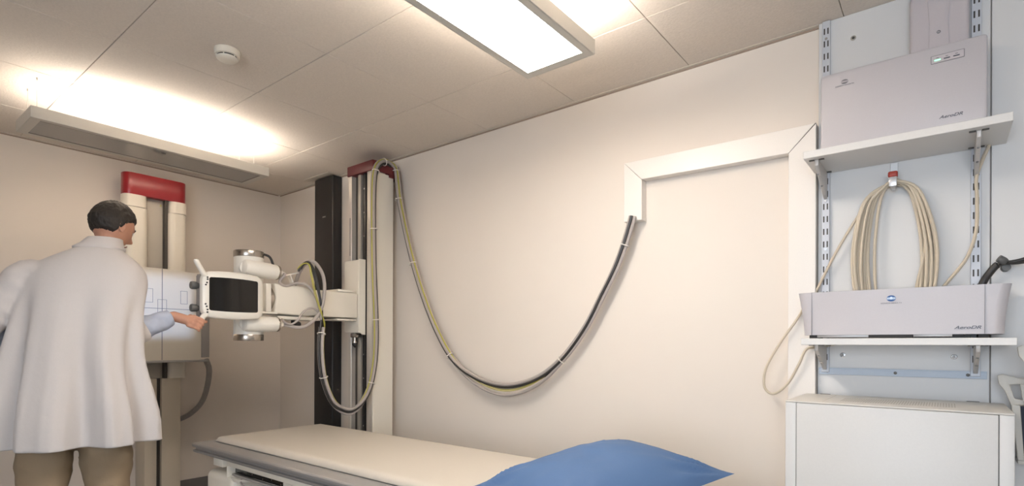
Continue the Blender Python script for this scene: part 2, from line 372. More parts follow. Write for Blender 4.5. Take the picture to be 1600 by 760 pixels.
# carriage
b = MB()
P = []
xa, xb, ya, yb, za, zb2 = -3.215, -3.055, 2.235, 2.288, 1.225, 1.712
b.prism([Vector((xa+.02, ya, za)), Vector((xb, ya, za)), Vector((xb, ya, zb2)), Vector((xa+.02, ya, zb2)), Vector((xa+.006, ya, zb2-.006)), Vector((xa, ya, zb2-.02)), Vector((xa, ya, za+.02)), Vector((xa+.006, ya, za+.006))], (0, yb-ya, 0), .006, 3)
sd = [Vector((xb, yb, zb2+.004)), Vector((xb, yb, za-.012))]
for k in range(9): a = -PI/2-PI/2*k/8; sd.append(Vector((xb, ya+.040+.040*math.cos(a)*1.0, za-.012+.045+.045*math.sin(a))))
sd.append(Vector((xb, ya, zb2+.004)))
b.prism(sd, (.005, 0, 0), .001, 1)
car = b.build('carriage', 'ivory', col)
b = MB(); b.cyl((-3.13, 2.262, 1.225), (-3.13, 2.262, 1.17), .011, n=16); b.lathe((-3.13, 2.262, 1.17), (0, 0, -1), [(0, .018), (.012, .018), (.03, .004)], 16); b.box(-3.165, -3.095, 2.25, 2.286, 1.195, 1.222, .003)
b.mi = 1; b.lathe((-3.13, 2.262, 1.158), (0, 0, -1), [(0, .019), (.014, .018), (.032, .003)], 16)
b.build('end_stop', ['steel', 'black_rubber'], col)
# arm
am = MB(); am.box(-3.20, -3.06, 1.94, 2.232, 1.322, 1.487, .006, 3); arm = am.build('arm', 'ivory', col)
b = MB(); b.prism([Vector((-3.215, 2.08, 1.488)), Vector((-3.055, 2.08, 1.488)), Vector((-3.055, 2.17, 1.488)), Vector((-3.075, 2.232, 1.488)), Vector((-3.2, 2.232, 1.488))], (0, 0, .016), .003, 2); b.build('flange', 'ivory', col)
b = MB(); b.prism([Vector((-3.20, 2.07, 1.302)), Vector((-3.05, 2.07, 1.302)), Vector((-3.05, 2.16, 1.302)), Vector((-3.07, 2.232, 1.302)), Vector((-3.2, 2.232, 1.302))], (0, 0, .012), .002, 2); b.build('flange', 'ivory', col)
b = MB()
hz = [(1.645, 1.332, 1.500), (1.66, 1.332, 1.503), (1.80, 1.320, 1.497), (1.86, 1.316, 1.487), (1.935, 1.316, 1.40), (1.95, 1.316, 1.36)]
pts = [Vector((-3.03, y, z)) for y, z in [(1.640, 1.326), (1.652, 1.415), (1.640, 1.502), (1.82, 1.495), (1.858, 1.485), (1.94, 1.40), (1.95, 1.33), (1.84, 1.318)]]
b.prism(pts, (-.19, 0, 0), .010, 3); b.build('arm_cover', 'ivory', col)
b = MB(); b.box(-3.19, -3.05, 1.67, 1.95, 1.294, 1.314, .003); b.build('underside_beam', 'ivory', col)
b = MB(); b.cyl((-3.11, 1.80, 1.296), (-3.11, 1.80, 1.25), .011, n=14); b.cyl((-3.045, 1.80, 1.268), (-3.09, 1.80, 1.268), .016, n=16); b.build('locking_knob', 'black_rubber', col)
b = MB(); b.cyl((-3.12, 1.60, 1.413), (-3.12, 1.655, 1.413), .080, n=40, bev=.004); b.build('pivot_ring', 'steel', col)
b = MB(); b.box(-3.20, -3.02, 1.584, 1.618, 1.332, 1.494, .006); b.box(-3.2, -3.03, 1.56, 1.66, 1.322, 1.334, .003); b.build('mounting_plate', 'ivory_light', col)
# bracket for the cables
b = MB()
def bar(b, p, q, w, h):
    p = Vector(p); q = Vector(q); d = (q-p).normalized(); s_ = Vector((1, 0, 0)); n_ = d.cross(s_)
    b.rings([[c+s_*w*i+n_*h*j for i, j in ((-1, -1), (1, -1), (1, 1), (-1, 1))] for c in (p, q)])
bar(b, (-3.06, 1.690, 1.545), (-3.06, 1.825, 1.585), .014, .0035); bar(b, (-3.06, 1.745, 1.56), (-3.06, 1.772, 1.495), .016, .003)
b.build('cable_bracket', 'ivory_light', col)
# tube housing
tx, ty = -3.10, 1.525
b = MB(); b.cyl((tx, ty, 1.20), (tx, ty, 1.637), .0765, n=40); th = b.build('tube_housing', 'ivory_light', col)
b = MB(); b.cyl((tx, ty, 1.637), (tx, ty, 1.673), .079, n=48, bev=.003); b.build('end_cap', 'steel', th)
b = MB(); b.cyl((tx, ty, 1.167), (tx, ty, 1.203), .079, n=48, bev=.003); b.build('end_cap', 'steel', th)
def horn(zc, dz):
    b = MB(); hx = -3.025
    prof = [(-.0, .030), (.006, .040), (.018, .045), (.15, .0455), (.165, .043), (.19, .042), (.196, .038)]
    d = Vector((0, 1, dz)).normalized(); p = Vector((hx, 1.455, zc)); b.lathe(p, d, prof, 32)
    b.cyl(p+d*.03, p+d*.03+Vector((-.08, .02, 0)), .042, n=24)
    h = b.build('cable_socket', 'ivory_light', th)
    b = MB(); b.torus(p+d*.197, d, .037, .0055, 28, 8); b.build('locking_ring', 'steel', h)
    b = MB(); b.lathe(p+d*.196, d, [(0, .033), (.006, .033), (.008, .019), (.026, .018), (.038, .011), (.045, .010)], 20); b.build('plug', 'ivory_light', h)
    return p+d*.24
plugU = horn(1.572, -.06); plugL = horn(1.262, -.0)
b = MB(); b.tube(catmull([(-3.07, 1.565, 1.66), (-3.06, 1.60, 1.66), (-3.05, 1.625, 1.645), (-3.05, 1.645, 1.60)], 8), .007, 8); b.build('motor_cable', 'cable_black', th)
# collimator with the beam opening in its far side
cx0, cx1, cy0, cy1, cz0, cz1 = -3.030, -2.955, 1.222, 1.445, 1.283, 1.507
b = MB()
b.box(cx0, cx1, cy0, cy0+.004, cz0, cz1, .001, 1); b.box(cx0, cx1, cy1-.004, cy1, cz0, cz1, .001, 1)
b.box(cx0, cx1, cy0+.004, cy1-.004, cz0, cz0+.004); b.box(cx0, cx1, cy0+.004, cy1-.004, cz1-.004, cz1); b.box(cx1-.004, cx1, cy0+.004, cy1-.004, cz0+.004, cz1-.004)
LX, LY, LZ = -2.967, 1.335, 1.405
k = (LX-cx0)/(LX-px); hy0, hy1, hz0, hz1 = LY+(1.30-LY)*k, LY+(1.672-LY)*k, LZ+(1.192-LZ)*k, LZ+(1.62-LZ)*k
b.box(cx0, cx0+.001, cy0+.004, hy0, cz0+.004, cz1-.004); b.box(cx0, cx0+.001, hy1, cy1-.004, cz0+.004, cz1-.004)
b.box(cx0, cx0+.001, hy0, hy1, cz0+.004, hz0); b.box(cx0, cx0+.001, hy0, hy1, hz1, cz1-.004)
co = b.build('collimator', 'plate_grey', col)
sl = bpy.data.lights.new('collimator_light', 'SPOT'); sl.energy = BEAM; sl.color = (0.50, 0.66, 1.0); sl.spot_size = math.radians(60); sl.spot_blend = 0; sl.shadow_soft_size = .002
so = bpy.data.objects.new('collimator_light', sl); C.objects.link(so); so.location = (LX, LY, LZ); so.rotation_euler = (0, PI/2, 0)
b = MB(); b.box(-3.03, -2.95, cy0-.003, cy0, 1.275, 1.50, .0012, 1); b.mi = 1
for zz in (1.475, 1.405, 1.392, 1.372, 1.30): b.box(-2.985, -2.975, cy0-.0036, cy0-.003, zz, zz+.006)
b.build('scale_plate', ['plate_grey', 'slot_dark'], co)
for zz in (1.447, 1.332):
    b = MB(); b.lathe((-3.005, cy0-.003, zz), (0, -1, 0), [(0, .014), (.008, .014), (.009, .019), (.03, .0205), (.036, .018)], 20); b.build('knob', 'knob_grey', co)
# console (operator panel with handles), facing +X
def yz(x, y): v = atX(x, y, -2.92); return (v.y, v.z)
def curvx(y): return -2.925-.22*(y-1.38)**2*1.6+.0      # slight convex curve in plan
def panel(outl, x_off, thick, bev=.006):
    t_ = bmesh.new(); vs = [t_.verts.new((0, y, z)) for y, z in outl]; t_.faces.new(vs)
    bmesh.ops.recalc_face_normals(t_, faces=t_.faces); return t_
def round_poly(P, r, n=5):
    out = []; N = len(P)
    for i in range(N):
        p = Vector(P[i]); a = Vector(P[i-1])-p; c = Vector(P[(i+1) % N])-p; q = min(r, a.length*.45, c.length*.45)
        s0 = p+a.normalized()*q; s1 = p+c.normalized()*q
        for k in range(n+1):
            t_ = k/n; out.append((1-t_)**2*s0+2*t_*(1-t_)*p+t_*t_*s1)
    return out
HL, HR, HT, HB = 1.205, 1.527, 1.512, 1.288
# frame ring: outer rounded rect, inner rounded rect
def ringpts(y0, y1, z0, z1, r, n=10, bow=0.0):
    P = []
    for cxx, czz, a0 in ((y1-r, z1-r, 0), (y0+r, z1-r, PI/2), (y0+r, z0+r, PI), (y1-r, z0+r, 3*PI/2)):
        for k in range(n+1): a = a0+PI/2*k/n; P.append((cxx+r*math.cos(a), czz+r*math.sin(a)))
    # densify the straight runs
    Q = []
    for i in range(len(P)):
        a = Vector(P[i]); c = Vector(P[(i+1) % len(P)]); m = 6 if (a-c).length > .03 else 1
        for j in range(m):
            v = a.lerp(c, j/m); h = (v.x-(y0+y1)/2)/((y1-y0)/2)
            v.y += bow*(1-h*h)*(1 if v.y > (z0+z1)/2 else -1) ; Q.append(v)
    return Q
xf = lambda y: -2.915-.55*(y-1.33)**2
outer = ringpts(HL, HR, HB, HT, .040, bow=.012); inner = ringpts(1.237, 1.494, 1.319, 1.487, .010, bow=.004)
n = len(outer); assert n == len(inner)
b = MB(); rg = []
for off, f_ in ((0, 'o-'), (0, 'o'), (.0, 'of'), (0, 'if'), (0, 'i')):
    src = outer if f_[0] == 'o' else inner; R_ = []
    for v in src:
        cc = Vector(((HL+HR)/2, (HT+HB)/2)); y, z = v
        if f_ == 'o-': x = xf(y)-.030; 
        elif f_ == 'o': x = xf(y)-.010
        elif f_ == 'of':
            x = xf(y); y += (cc.x-y)*.035; z += (cc.y-z)*.06
        elif f_ == 'if': x = xf(y)-.0005
        else: x = xf(y)-.007
        R_.append(Vector((x, y, z)))
    rg.append(R_)
b.rings(rg, cap=False)
b.bm.faces.new([b.bm.verts.new(p) for p in rg[0]][::-1])
cons = b.build('console_frame', 'ivory_light', col, angle=60)
# screen: curved
b = MB(); NN = 14
for xoff in (0,):
    cols_ = []
    for i in range(NN+1):
        y = 1.2365+(1.4945-1.2365)*i/NN; h = (y-1.3655)/.129; bw = .004*(1-h*h)
        cols_.append([Vector((xf(y)-.004, y, 1.319-bw)), Vector((xf(y)-.004, y, 1.487+bw))])
    v0 = [[b.bm.verts.new(p) for p in c] for c in cols_]
    for a, c in zip(v0[:-1], v0[1:]): b.bm.faces.new((a[0], c[0], c[1], a[1]))
    v1 = [[b.bm.verts.new(p+Vector((-.01, 0, 0))) for p in c] for c in cols_]
    for a, c in zip(v1[:-1], v1[1:]): b.bm.faces.new((a[0], a[1], c[1], c[0]))
b.build('screen', 'black_glass', cons)
for yy, zz in ((1.229, 1.475), (1.226, 1.458), (1.221, 1.447), (1.220, 1.350), (1.225, 1.338), (1.229, 1.322), (1.2285, 1.309), (1.2285, 1.485)):
    b = MB(); b.cyl((xf(yy)-.003, yy, zz), (xf(yy)+.002, yy, zz), .0042, n=12); b.build('button', 'black_rubber', cons)
# handles
def handle(P, r):
    b = MB(); pts_ = catmull(P, 6); fr = frames(pts_)
    N = len(pts_)
    b.tube(pts_, r, 14, rf=lambda s: r*(.55 if s > .985 else (.85 if s > .96 else 1))*(1.0+.25*(1-s)**3))
    return b.build('handle', 'ivory_light', cons)
handle([(-2.938, 1.238, 1.494), (-2.930, 1.216, 1.500), (-2.93, 1.197, 1.53), (-2.925, 1.172, 1.570)], .0125)
HLO = [(-2.938, 1.238, 1.300), (-2.930, 1.216, 1.290), (-2.93, 1.198, 1.262), (-2.925, 1.172, 1.222)]
handle(HLO, .0125)

# ================================================================ CABLE BUNDLE (arm -> column -> wall duct)
cb = thing('cable_bundle', 'bundle of grey, black and yellow-green cables swagging from column to wall duct', 'cable', (-2.96, 2.30, 2.37))
XB = -2.955
cl = [atX(503, 512, -2.985), atX(501, 540, -2.965), atX(503, 575, XB), atX(509, 603, XB), atX(520, 628, XB), atX(534, 638, XB), atX(549, 640, XB), atX(565, 628, XB), atX(577, 606, XB), atX(584, 575, XB), atX(587, 540, XB), atX(587, 500, XB), atX(584, 420, XB), atX(583, 340, XB), atX(584, 285, XB), atX(587.5, 264, XB), atX(595, 254.5, XB), atX(605, 254, XB)]
wp = [(616.5, 264), (621, 285), (624, 312), (634, 362), (646, 412), (662, 464), (682, 515), (708, 561), (745, 590), (790, 603), (838, 592), (878, 562), (915, 513), (942, 461), (962, 420), (976, 383), (986, 350), (989, 338)]
cl += [atY(x, y, 2.47) for x, y in wp]
path = catmull(cl, 8)
i_tie = [0.02, 0.058]
def strand(name, m, r, oa, ob, sag=0.0, twist=0.0, ex=None, end=None):
    b = MB(); fr = frames(path); N = len(fr); pts_ = []
    for i, (p, t_, a, c) in enumerate(fr):
        s = i/(N-1); w = 1.0
        tw = twist*math.sin(s*9)
        q = Vector((XB-0, 0, 0))
        side = Vector((1, 0, 0)) if i < 8*17 else Vector((0, -1, 0))         # toward the room
        if 8*16 <= i < 8*19: f_ = (i-8*16)/(8*3); side = Vector((1-f_, -f_, 0)).normalized()
        inpl = t_.cross(side).normalized()
        aa = oa+tw*.4; bb = ob
        if end: h_ = max(0, min(1, (i-8*25)/(8*6))); aa = oa*(1-h_)+end[0]*h_; bb = ob*(1-h_)+end[1]*h_
        pp = p+inpl*aa+side*bb
        if sag:
            c0, c1 = 8*24.6, 8*29.0
            if c0 < i < c1: h = (i-c0)/(c1-c0); pp.z -= sag*math.sin(PI*h)**1.3
            c0, c1 = 8*4.0, 8*8.0
            if c0 < i < c1: h = (i-c0)/(c1-c0); pp.z -= sag*.45*math.sin(PI*h)**1.3
        pts_.append(pp)
    if ex: pts_ = catmull(ex+[pts_[0]], 8)[:-1]+pts_
    b.tube(pts_, r, 8); return b.build(name, m, cb)
XA = -2.985
exA = [plugL+Vector((0, -.005, 0)), atX(470, 512, -2.99), atX(490, 501, XA), atX(502, 482, XA), atX(507, 455, XA), atX(505, 432, XA), atX(497, 416, XA), atX(487, 408.5, XA)]
# first thick grey cable: lower plug, round the big loop up to the bracket and back behind
b = MB(); b.tube(catmull(exA+[atX(477, 413, -3.02), atX(468, 425, -3.05), atX(463, 438, -3.09), atX(461, 446, -3.12)], 10), .0105, 10); b.build('grey_cable', 'cable_grey', cb)
b = MB(); b.tube(catmull([plugU+Vector((0, -.005, 0)), atX(445, 430, -3.0), atX(437, 440, -3.02), atX(446, 447, -3.03), atX(464, 443, -3.02), atX(478, 445, -3.0), atX(490, 458, XA), atX(498, 478, XA), atX(502, 500, XA)], 10), .008, 10); b.build('grey_cable', 'cable_grey', cb)
b = MB(); b.tube(catmull([atX(440, 499, -3.03), atX(446, 505, -3.0), atX(455, 507, -3.0), atX(465, 501, -2.99), atX(472, 490, -2.99), atX(481, 483, XA), atX(490, 482.5, XA), atX(498, 489, XA), atX(502, 500, XA)], 10), .0062, 10); b.build('grey_cable', 'cable_grey', cb)
strand('grey_cable', 'cable_grey', .0100, -.003, .010, 0, end=(-.012, .000))
strand('grey_cable', 'cable_grey', .0088, .010, -.006, .046, end=(.012, .004))
strand('grey_cable', 'cable_grey', .0070, -.012, -.006, .026, twist=.01)
strand('black_cable', 'cable_black', .0075, .0135, .002, .000, end=(-.001, .012), ex=[atX(466, 424, -3.0), atX(474, 413, -2.99), atX(485, 413, XA), atX(493, 430, XA), atX(499, 460, XA), atX(503, 490, XA)])
strand('black_cable', 'cable_black', .0060, .004, -.014, .006, ex=[atX(470, 421, -3.0), atX(476, 411, -2.99), atX(484, 411, XA), atX(489, 425, XA), atX(497, 455, XA), atX(503, 485, XA)])
strand('earth_wire', 'cable_earth', .0024, -.017, .004, .034, end=(.004, -.004), ex=[atX(464, 421, -2.99), atX(472, 413, -2.98), atX(482, 414, -2.97), atX(486, 432, -2.965), atX(492, 460, -2.965), atX(500, 485, -2.965), atX(507, 503, -2.965)])
strand('earth_wire', 'cable_earth', .0024, -.0155, .007, .040, end=(.006, -.006), ex=[atX(466, 419, -2.99), atX(475, 412, -2.98), atX(484, 415, -2.97), atX(489, 438, -2.965), atX(496, 468, -2.965), atX(503, 490, -2.965)])
fr = frames(path)
for idx in (3, 8*2+4, 8*8+2, 8*11, 8*13-2, 8*15-2, 8*16+4, 8*18+2, 8*20, 8*22, 8*25-1, 8*29, 8*33):
    p, t_, a, c = fr[idx]; side = Vector((1, 0, 0)) if idx < 8*17 else Vector((0, -1, 0)); inpl = t_.cross(side).normalized()
    b = MB(); b.torus(p+side*.004+inpl*.002, t_, .0245, .0021, 22, 6, a=inpl); q = p+side*.03; b.box(q.x-.004, q.x+.004, q.y-.004, q.y+.004, q.z-.003, q.z+.004, .001, 1)
    b.build('cable_tie', 'tie_white', cb)

# ================================================================ WALL DUCT
du = thing('cable_duct', 'white square cable duct stepping across the wall down beside the shelves', 'cable duct', (-.457, W, 0))
DY = 2.48
def dprism(P, name):
    b = MB(); b.prism([Vector((x, DY, z)) for x, z in P], (0, W-.001-DY, 0), .0015, 1); return b.build(name, 'duct_white', du)
g = .0006
dprism([(-1.250, 2.050), (-1.155-g, 1.953-g), (-1.155-g, 1.758), (-1.250, 1.758)], 'vertical_duct')
dprism([(-1.250+g*2, 2.050), (-.409-g*2, 2.043), (-.507-g, 1.942), (-1.155, 1.954)], 'horizontal_duct')
dprism([(-.407, 2.043-g), (-.507, 1.942-g), (-.507, .001), (-.407, .001)], 'vertical_duct')
b = MB(); b.prism([Vector((-.4095, DY+.001, 2.044)), Vector((-.5095, DY+.001, 1.9435)), Vector((-.507, DY+.001, 1.9415)), Vector((-.407, DY+.001, 2.042))], (0, .02, 0)); b.build('mitre_gap', 'slot_dark', du)

# ================================================================ EXAMINATION TABLE
bed = thing('x_ray_table', 'long white x-ray examination table with grey side rails', 'examination table', (-1.8, 1.57, 0))
BX0, BX1 = -3.13, -.50
b = MB(); b.box(BX0+.03, BX1, 1.35, 1.94, .585, .618, .004); b.build('table_top', 'ivory', bed)
def rail(y0, y1, name='side_rail'):
    b = MB(); s_ = 1 if y1 < 1.5 else -1
    P = [(y0, .622), (y1, .625), (y1, .575), (y0+s_*.006, .575)] if s_ > 0 else [(y0, .625), (y1, .622), (y1-.006, .575), (y0, .575)]
    if s_ > 0: P = [(1.252, .6145), (1.258, .6205), (1.372, .6205), (1.372, .569), (1.264, .569), (1.258, .573), (1.258, .583), (1.272, .585), (1.272, .597), (1.258, .598), (1.254, .602)]
    else: P = [(1.975-.03, .6235), (2.045, .6235), (2.052, .6165), (2.05, .606), (2.035, .602), (2.035, .57), (1.945, .57)]
    b.prism([Vector((BX0-.03, y, z)) for y, z in P], (BX1-BX0+.05, 0, 0), .0008, 1); return b.build(name, 'alu_flat', bed)
rail(1.165, 1.318); rail(1.9, 2.05)
b = MB(); b.box(-2.45, BX1-.05, 1.3725, 1.381, .600, .6225, .001, 1); b.build('edge_strip', 'ivory_light', bed)
b = MB(); b.box(-2.79, -.6, 1.268, 1.29, .545, .568, .002); b.box(-2.79, -2.781, 1.265, 1.9, .488, .545, .002); b.box(-2.265, -.6, 1.268, 1.29, .44, .545, .002); b.box(-2.79, -.6, 1.9, 1.93, .40, .568, .002); b.build('bucky_frame', 'ivory', bed)
b = MB(); b.box(-2.775, -2.27, 1.30, 1.88, .507, .544, .004); b.mi = 1; b.box(-2.775, -2.27, 1.285, 1.30, .494, .507, .002)
b.mi = 2
for k, (xx, zz) in enumerate(((-2.60, .525), (-2.50, .517), (-2.42, .527), (-2.34, .516))): b.cyl((xx, 1.299, zz), (xx, 1.302, zz), .0045, n=10)
b.build('bucky_tray', ['black_glass', 'mid_grey', 'steel'], bed)
for q in (1.266, 1.80):
    b = MB(); b.box(-2.936, -2.835, q, q+.10, .530, .569, .003); b.build('bracket_block', 'ivory', bed)
b = MB(); b.box(-3.02, -2.72, 1.262, 1.92, .02, .502, .040, 4); b.build('pedestal', 'ivory', bed)
b = MB(); b.box(-2.765, -2.66, 1.272, 1.40, .474, .492, .002); b.build('pedestal_bracket', 'ivory', bed)
b = MB(); b.box(-1.30, -.75, 1.27, 1.92, .02, .545, .045, 4); b.build('pedestal', 'ivory', bed)
b = MB(); b.box(-2.90, -.70, 1.30, 1.89, 0, .06, .01); b.build('base_frame', 'mid_grey', bed)
b = MB(); b.tube(catmull([(-2.67, 1.282, .492), (-2.655, 1.272, .48), (-2.61, 1.268, .47), (-2.52, 1.27, .47), (-2.42, 1.282, .492)], 8), .0045, 8); b.build('tray_cable', 'cable_grey', bed)
# mattress pad
b = MB(); mz0, mz1 = .6185, .652
NX, NY = 60, 18; x0, x1, y0, y1 = -3.09, -.52, 1.345, 1.985
def mp(u, v, top):
    x = x0+(x1-x0)*u; y = y0+(y1-y0)*v
    e = min(1, min(u*(x1-x0), (1-u)*(x1-x0), v*(y1-y0), (1-v)*(y1-y0))/.035); r = math.sqrt(max(0, 1-(1-e)**2))
    z = mz0+.012+(mz1-mz0-.012)*r if top else mz0+.006*(1-r)
    if top: z += .0015*noise.noise(Vector((x*2.2, y*2.5, 1)))+.0012*math.sin(x*9)*(1-e)
    return Vector((x, y, z))
us = [0, .004, .009, .014]+[.02+.96*i/NX for i in range(NX+1)]+[.986, .991, .996, 1]; vs = [0, .015, .035, .055]+[.08+.84*i/NY for i in range(NY+1)]+[.945, .965, .985, 1]
T_ = [[b.bm.verts.new(mp(u, v, True)) for v in vs] for u in us]; D_ = [[b.bm.verts.new(mp(u, v, False)) for v in vs] for u in us]
for G, fl in ((T_, 0), (D_, 1)):
    for i in range(len(us)-1):
        for j in range(len(vs)-1):
            q = (G[i][j], G[i+1][j], G[i+1][j+1], G[i][j+1]); b.bm.faces.new(q if not fl else q[::-1])
per = [(i, 0) for i in range(len(us))]+[(len(us)-1, j) for j in range(1, len(vs))]+[(i, len(vs)-1) for i in range(len(us)-2, -1, -1)]+[(0, j) for j in range(len(vs)-2, 0, -1)]
for (i, j), (k_, l_) in zip(per, per[1:]+per[:1]): b.bm.faces.new((D_[i][j], D_[k_][l_], T_[k_][l_], T_[i][j]))
tag(b.build('mattress_pad', 'pad', angle=60), 'thin pale grey padded mat lying on the x-ray table', 'mat')

# ================================================================ PILLOW
def pillow(c, ang, L_, W_, T_, tiltx=0.0):
    b = MB(); N = 56; R_ = Matrix.Rotation(ang, 4, 'Z') @ Matrix.Rotation(.02, 4, 'X') @ Matrix.Rotation(tiltx, 4, 'Y')
    def pos(u, v, s):
        cu, cv = 1-.07*(1-abs(v)**2.2)*0, 1
        ex = L_/2*u*(1-.10*(1-u*u)*0)*(1-.035*(1-v*v)); ey = W_/2*v*(1-.035*(1-u*u))
        h = (max(0, 1-abs(u)**3.0)**.81)*(max(0, 1-abs(v)**2.2)**.77)
        z = T_*h*s
        # wrinkles radiate from the corners
        for cx_, cy_ in ((1, 1), (1, -1), (-1, 1), (-1, -1)):
            dx, dy = u-cx_, v-cy_; d_ = math.hypot(dx, dy)
            if d_ < .95 and d_ > .02: z += s*.011*math.sin(math.atan2(dy, dx)*15+cx_)*math.exp(-((d_-.38)/.24)**2)*min(1, h*3)
        z += s*h*.010*noise.noise(Vector((u*2.5, v*2.5, s*3)))
        z += s*h*.003*noise.noise(Vector((u*7, v*5, s*3)))
        return R_ @ Vector((ex, ey, z if s > 0 else z*.3))+Vector(c)
    def w(i): t_ = -1+2*i/N; return math.sin(t_*PI/2)*.55+t_*.45
    G = {}
    for s in (1, -1):
        for i in range(N+1):
            for j in range(N+1):
                if s < 0 and (i in (0, N) or j in (0, N)): G[s, i, j] = G[1, i, j]; continue
                G[s, i, j] = b.bm.verts.new(pos(w(i), w(j), s))
        for i in range(N):
            for j in range(N):
                q = (G[s, i, j], G[s, i+1, j], G[s, i+1, j+1], G[s, i, j+1]); b.bm.faces.new(q if s > 0 else q[::-1])
    return b
b = pillow((-.889, 1.583, .707), 1.225, .655, .553, .101, -.137)
tag(b.build('pillow', 'pillow_blue', angle=80), 'plump blue pillow on the near end of the padded table', 'pillow')

# ================================================================ SHELVES
def rail_up(x0, x1, label):
    b = MB(); zt, zb = ZT-.003, 1.045; y1 = PY; d = .014
    b.box(x0, x1, y1-d, y1, zb, zt, .0015, 1)
    b.mi = 1; xm = (x0+x1)/2
    z = zt-.03
    while z > zb+.03:
        for s in (-1, 1): b.box(xm+s*.0062-.0024, xm+s*.0062+.0024, y1-d-.0006, y1-d+.0003, z-.024, z)
        z -= .0322 if False else .050
    b.mi = 2
    for z in (2.375, 1.728, 1.535): b.cyl((xm, y1-d, z), (xm, y1-d-.0025, z), .005, n=12)
    return tag(b.build('shelf_upright', ['rail_grey', 'slot_dark', 'screw_steel']), label, 'shelf rail', 'slotted uprights carrying the two shelves')
rail_up(-.389, -.361, 'left slotted metal shelf upright, next to the white cable duct')
rail_up(.070, .098, 'right slotted metal shelf upright, next to the board joint')
def shelf(x0, x1, y0, z0, z1, label, bz, slots=True):
    t = thing('wall_shelf', label, 'shelf', ((x0+x1)/2, PY, z0), 'white wall shelves')
    b = MB(); b.box(x0, x1, y0, PY-.001, z0, z1, .0015, 1); b.build('board', 'shelf_white', t)
    for xc in (-.375, .084):
        b = MB(); w = .006
        b.prism([Vector((xc-w, y0+.035, z0)), Vector((xc-w, PY-.014, z0)), Vector((xc-w, PY-.014, bz)), Vector((xc-w, PY-.022, bz)), Vector((xc-w, y0+.035, z0-.022))], (2*w, 0, 0), .0012, 1)
        b.mi = 1
        for q in (.25, .6):
            yy = y0+.035+(PY-.022-y0-.035)*q; zz = z0-.022+(bz-z0+.022)*q; b.cyl((xc, yy, zz+.003), (xc, yy-.003, zz-.001), .004, n=10)
        b.mi = 2
        for s in (-1, 1):
            b.box(xc+s*.016-.009, xc+s*.016+.009, y0+.030, y0+.042, z0-.003, z0, .001, 1); b.box(xc+s*.014-.008, xc+s*.014+.008, PY-.03, PY-.018, z0-.003, z0, .001, 1)
        b.build('bracket', ['bracket_grey', 'screw_steel', 'screw_dark'], t)
    return t
shelf(-.413, .163, 2.262, 1.840, 1.867, 'upper white wall shelf carrying the large flat lilac-grey box', 1.735)
shelf(-.420, .174, 2.270, 1.153, 1.177, 'lower white wall shelf just above the cabinet', 1.055)

# flat interface box on the upper shelf
t = thing('interface_box', 'large flat lilac-grey box with green light standing on the upper shelf', 'box', (-.13, 2.45, 1.867))
fx0, fx1, fz0, fz1, fy = -.378, .109, 1.867, 2.188, 2.40
b = MB(); b.prism([Vector((x, fy, z)) for x, z in [(v.x, v.y) for v in round_poly([(fx0, fz0), (fx1, fz0), (fx1, fz1), (fx0, fz1)], .014, 5)]], (0, .07, 0), .005, 3); b.build('body', 'lilac', t)
b = MB(); b.box(fx0+.03, fx1-.02, 2.47, 2.494, fz0+.001, fz1-.03, .003); b.build('back_cover', 'logo_grey', t)
b = MB(); zi0, zi1, xi0, xi1 = 2.128, 2.156, -.041, .050
b.box(xi0, xi1, fy-.0012, fy, zi0, zi1, .0005, 1); b.mi = 1; b.box(xi0+.002, xi1-.002, fy-.0018, fy-.001, zi0+.002, zi1-.002)
ip = b.build('indicator_panel', ['seam', 'lilac_pale'], t)
for k, m_ in enumerate(('led_green', 'lettering_dark', 'lettering_dark')):
    xx = -.031+k*.0255; b = MB(); b.box(xx, xx+.017, fy-.0028, fy-.0018, 2.1365, 2.1405, .0004, 1); b.build('indicator_light', m_, ip)
    b = MB(); b.box(xx+.005, xx+.012, fy-.0022, fy-.0018, 2.1445, 2.1465); b.build('symbol', 'logo_grey', ip)
def emblem(cx_, cz_, y, rx, rz, mdark, mlight, par):
    b = MB(); n_ = 36; P = [Vector((cx_+rx*math.cos(2*PI*k/n_), y-.0006, cz_+rz*math.sin(2*PI*k/n_))) for k in range(n_)]
    b.prism(P, (0, .0012, 0)); b.mi = 1
    for q, hh in ((.34, .035), (.17, .055), (0, .07), (-.17, .055), (-.34, .035)):
        w = rx*math.sqrt(1-q*q)*.96; b.box(cx_-w, cx_+w, y-.001, y-.0005, cz_+q*rz-rz*hh, cz_+q*rz+rz*hh)
    if mdark == 'logo_blue':
        b.prism([Vector((cx_+rx*.30*math.cos(2*PI*k/20), y-.0013, cz_+rz*.1+rz*.46*math.sin(2*PI*k/20))) for k in range(20)], (0, .0008, 0))
    return b.build('emblem', [mdark, mlight], par)
emblem(-.299, 2.146, fy, .0115, .0085, 'logo_grey', 'lilac_pale', t)
lettering('KONICA MINOLTA', (-.299, fy-.0006, 2.1325), .0062, 'logo_grey', t, sx=1.15)
lettering('AeroDR', (.014, fy-.0006, 1.9385), .0145, 'lettering_dark', t, shear=.35, sx=1.25, bold=.0002)
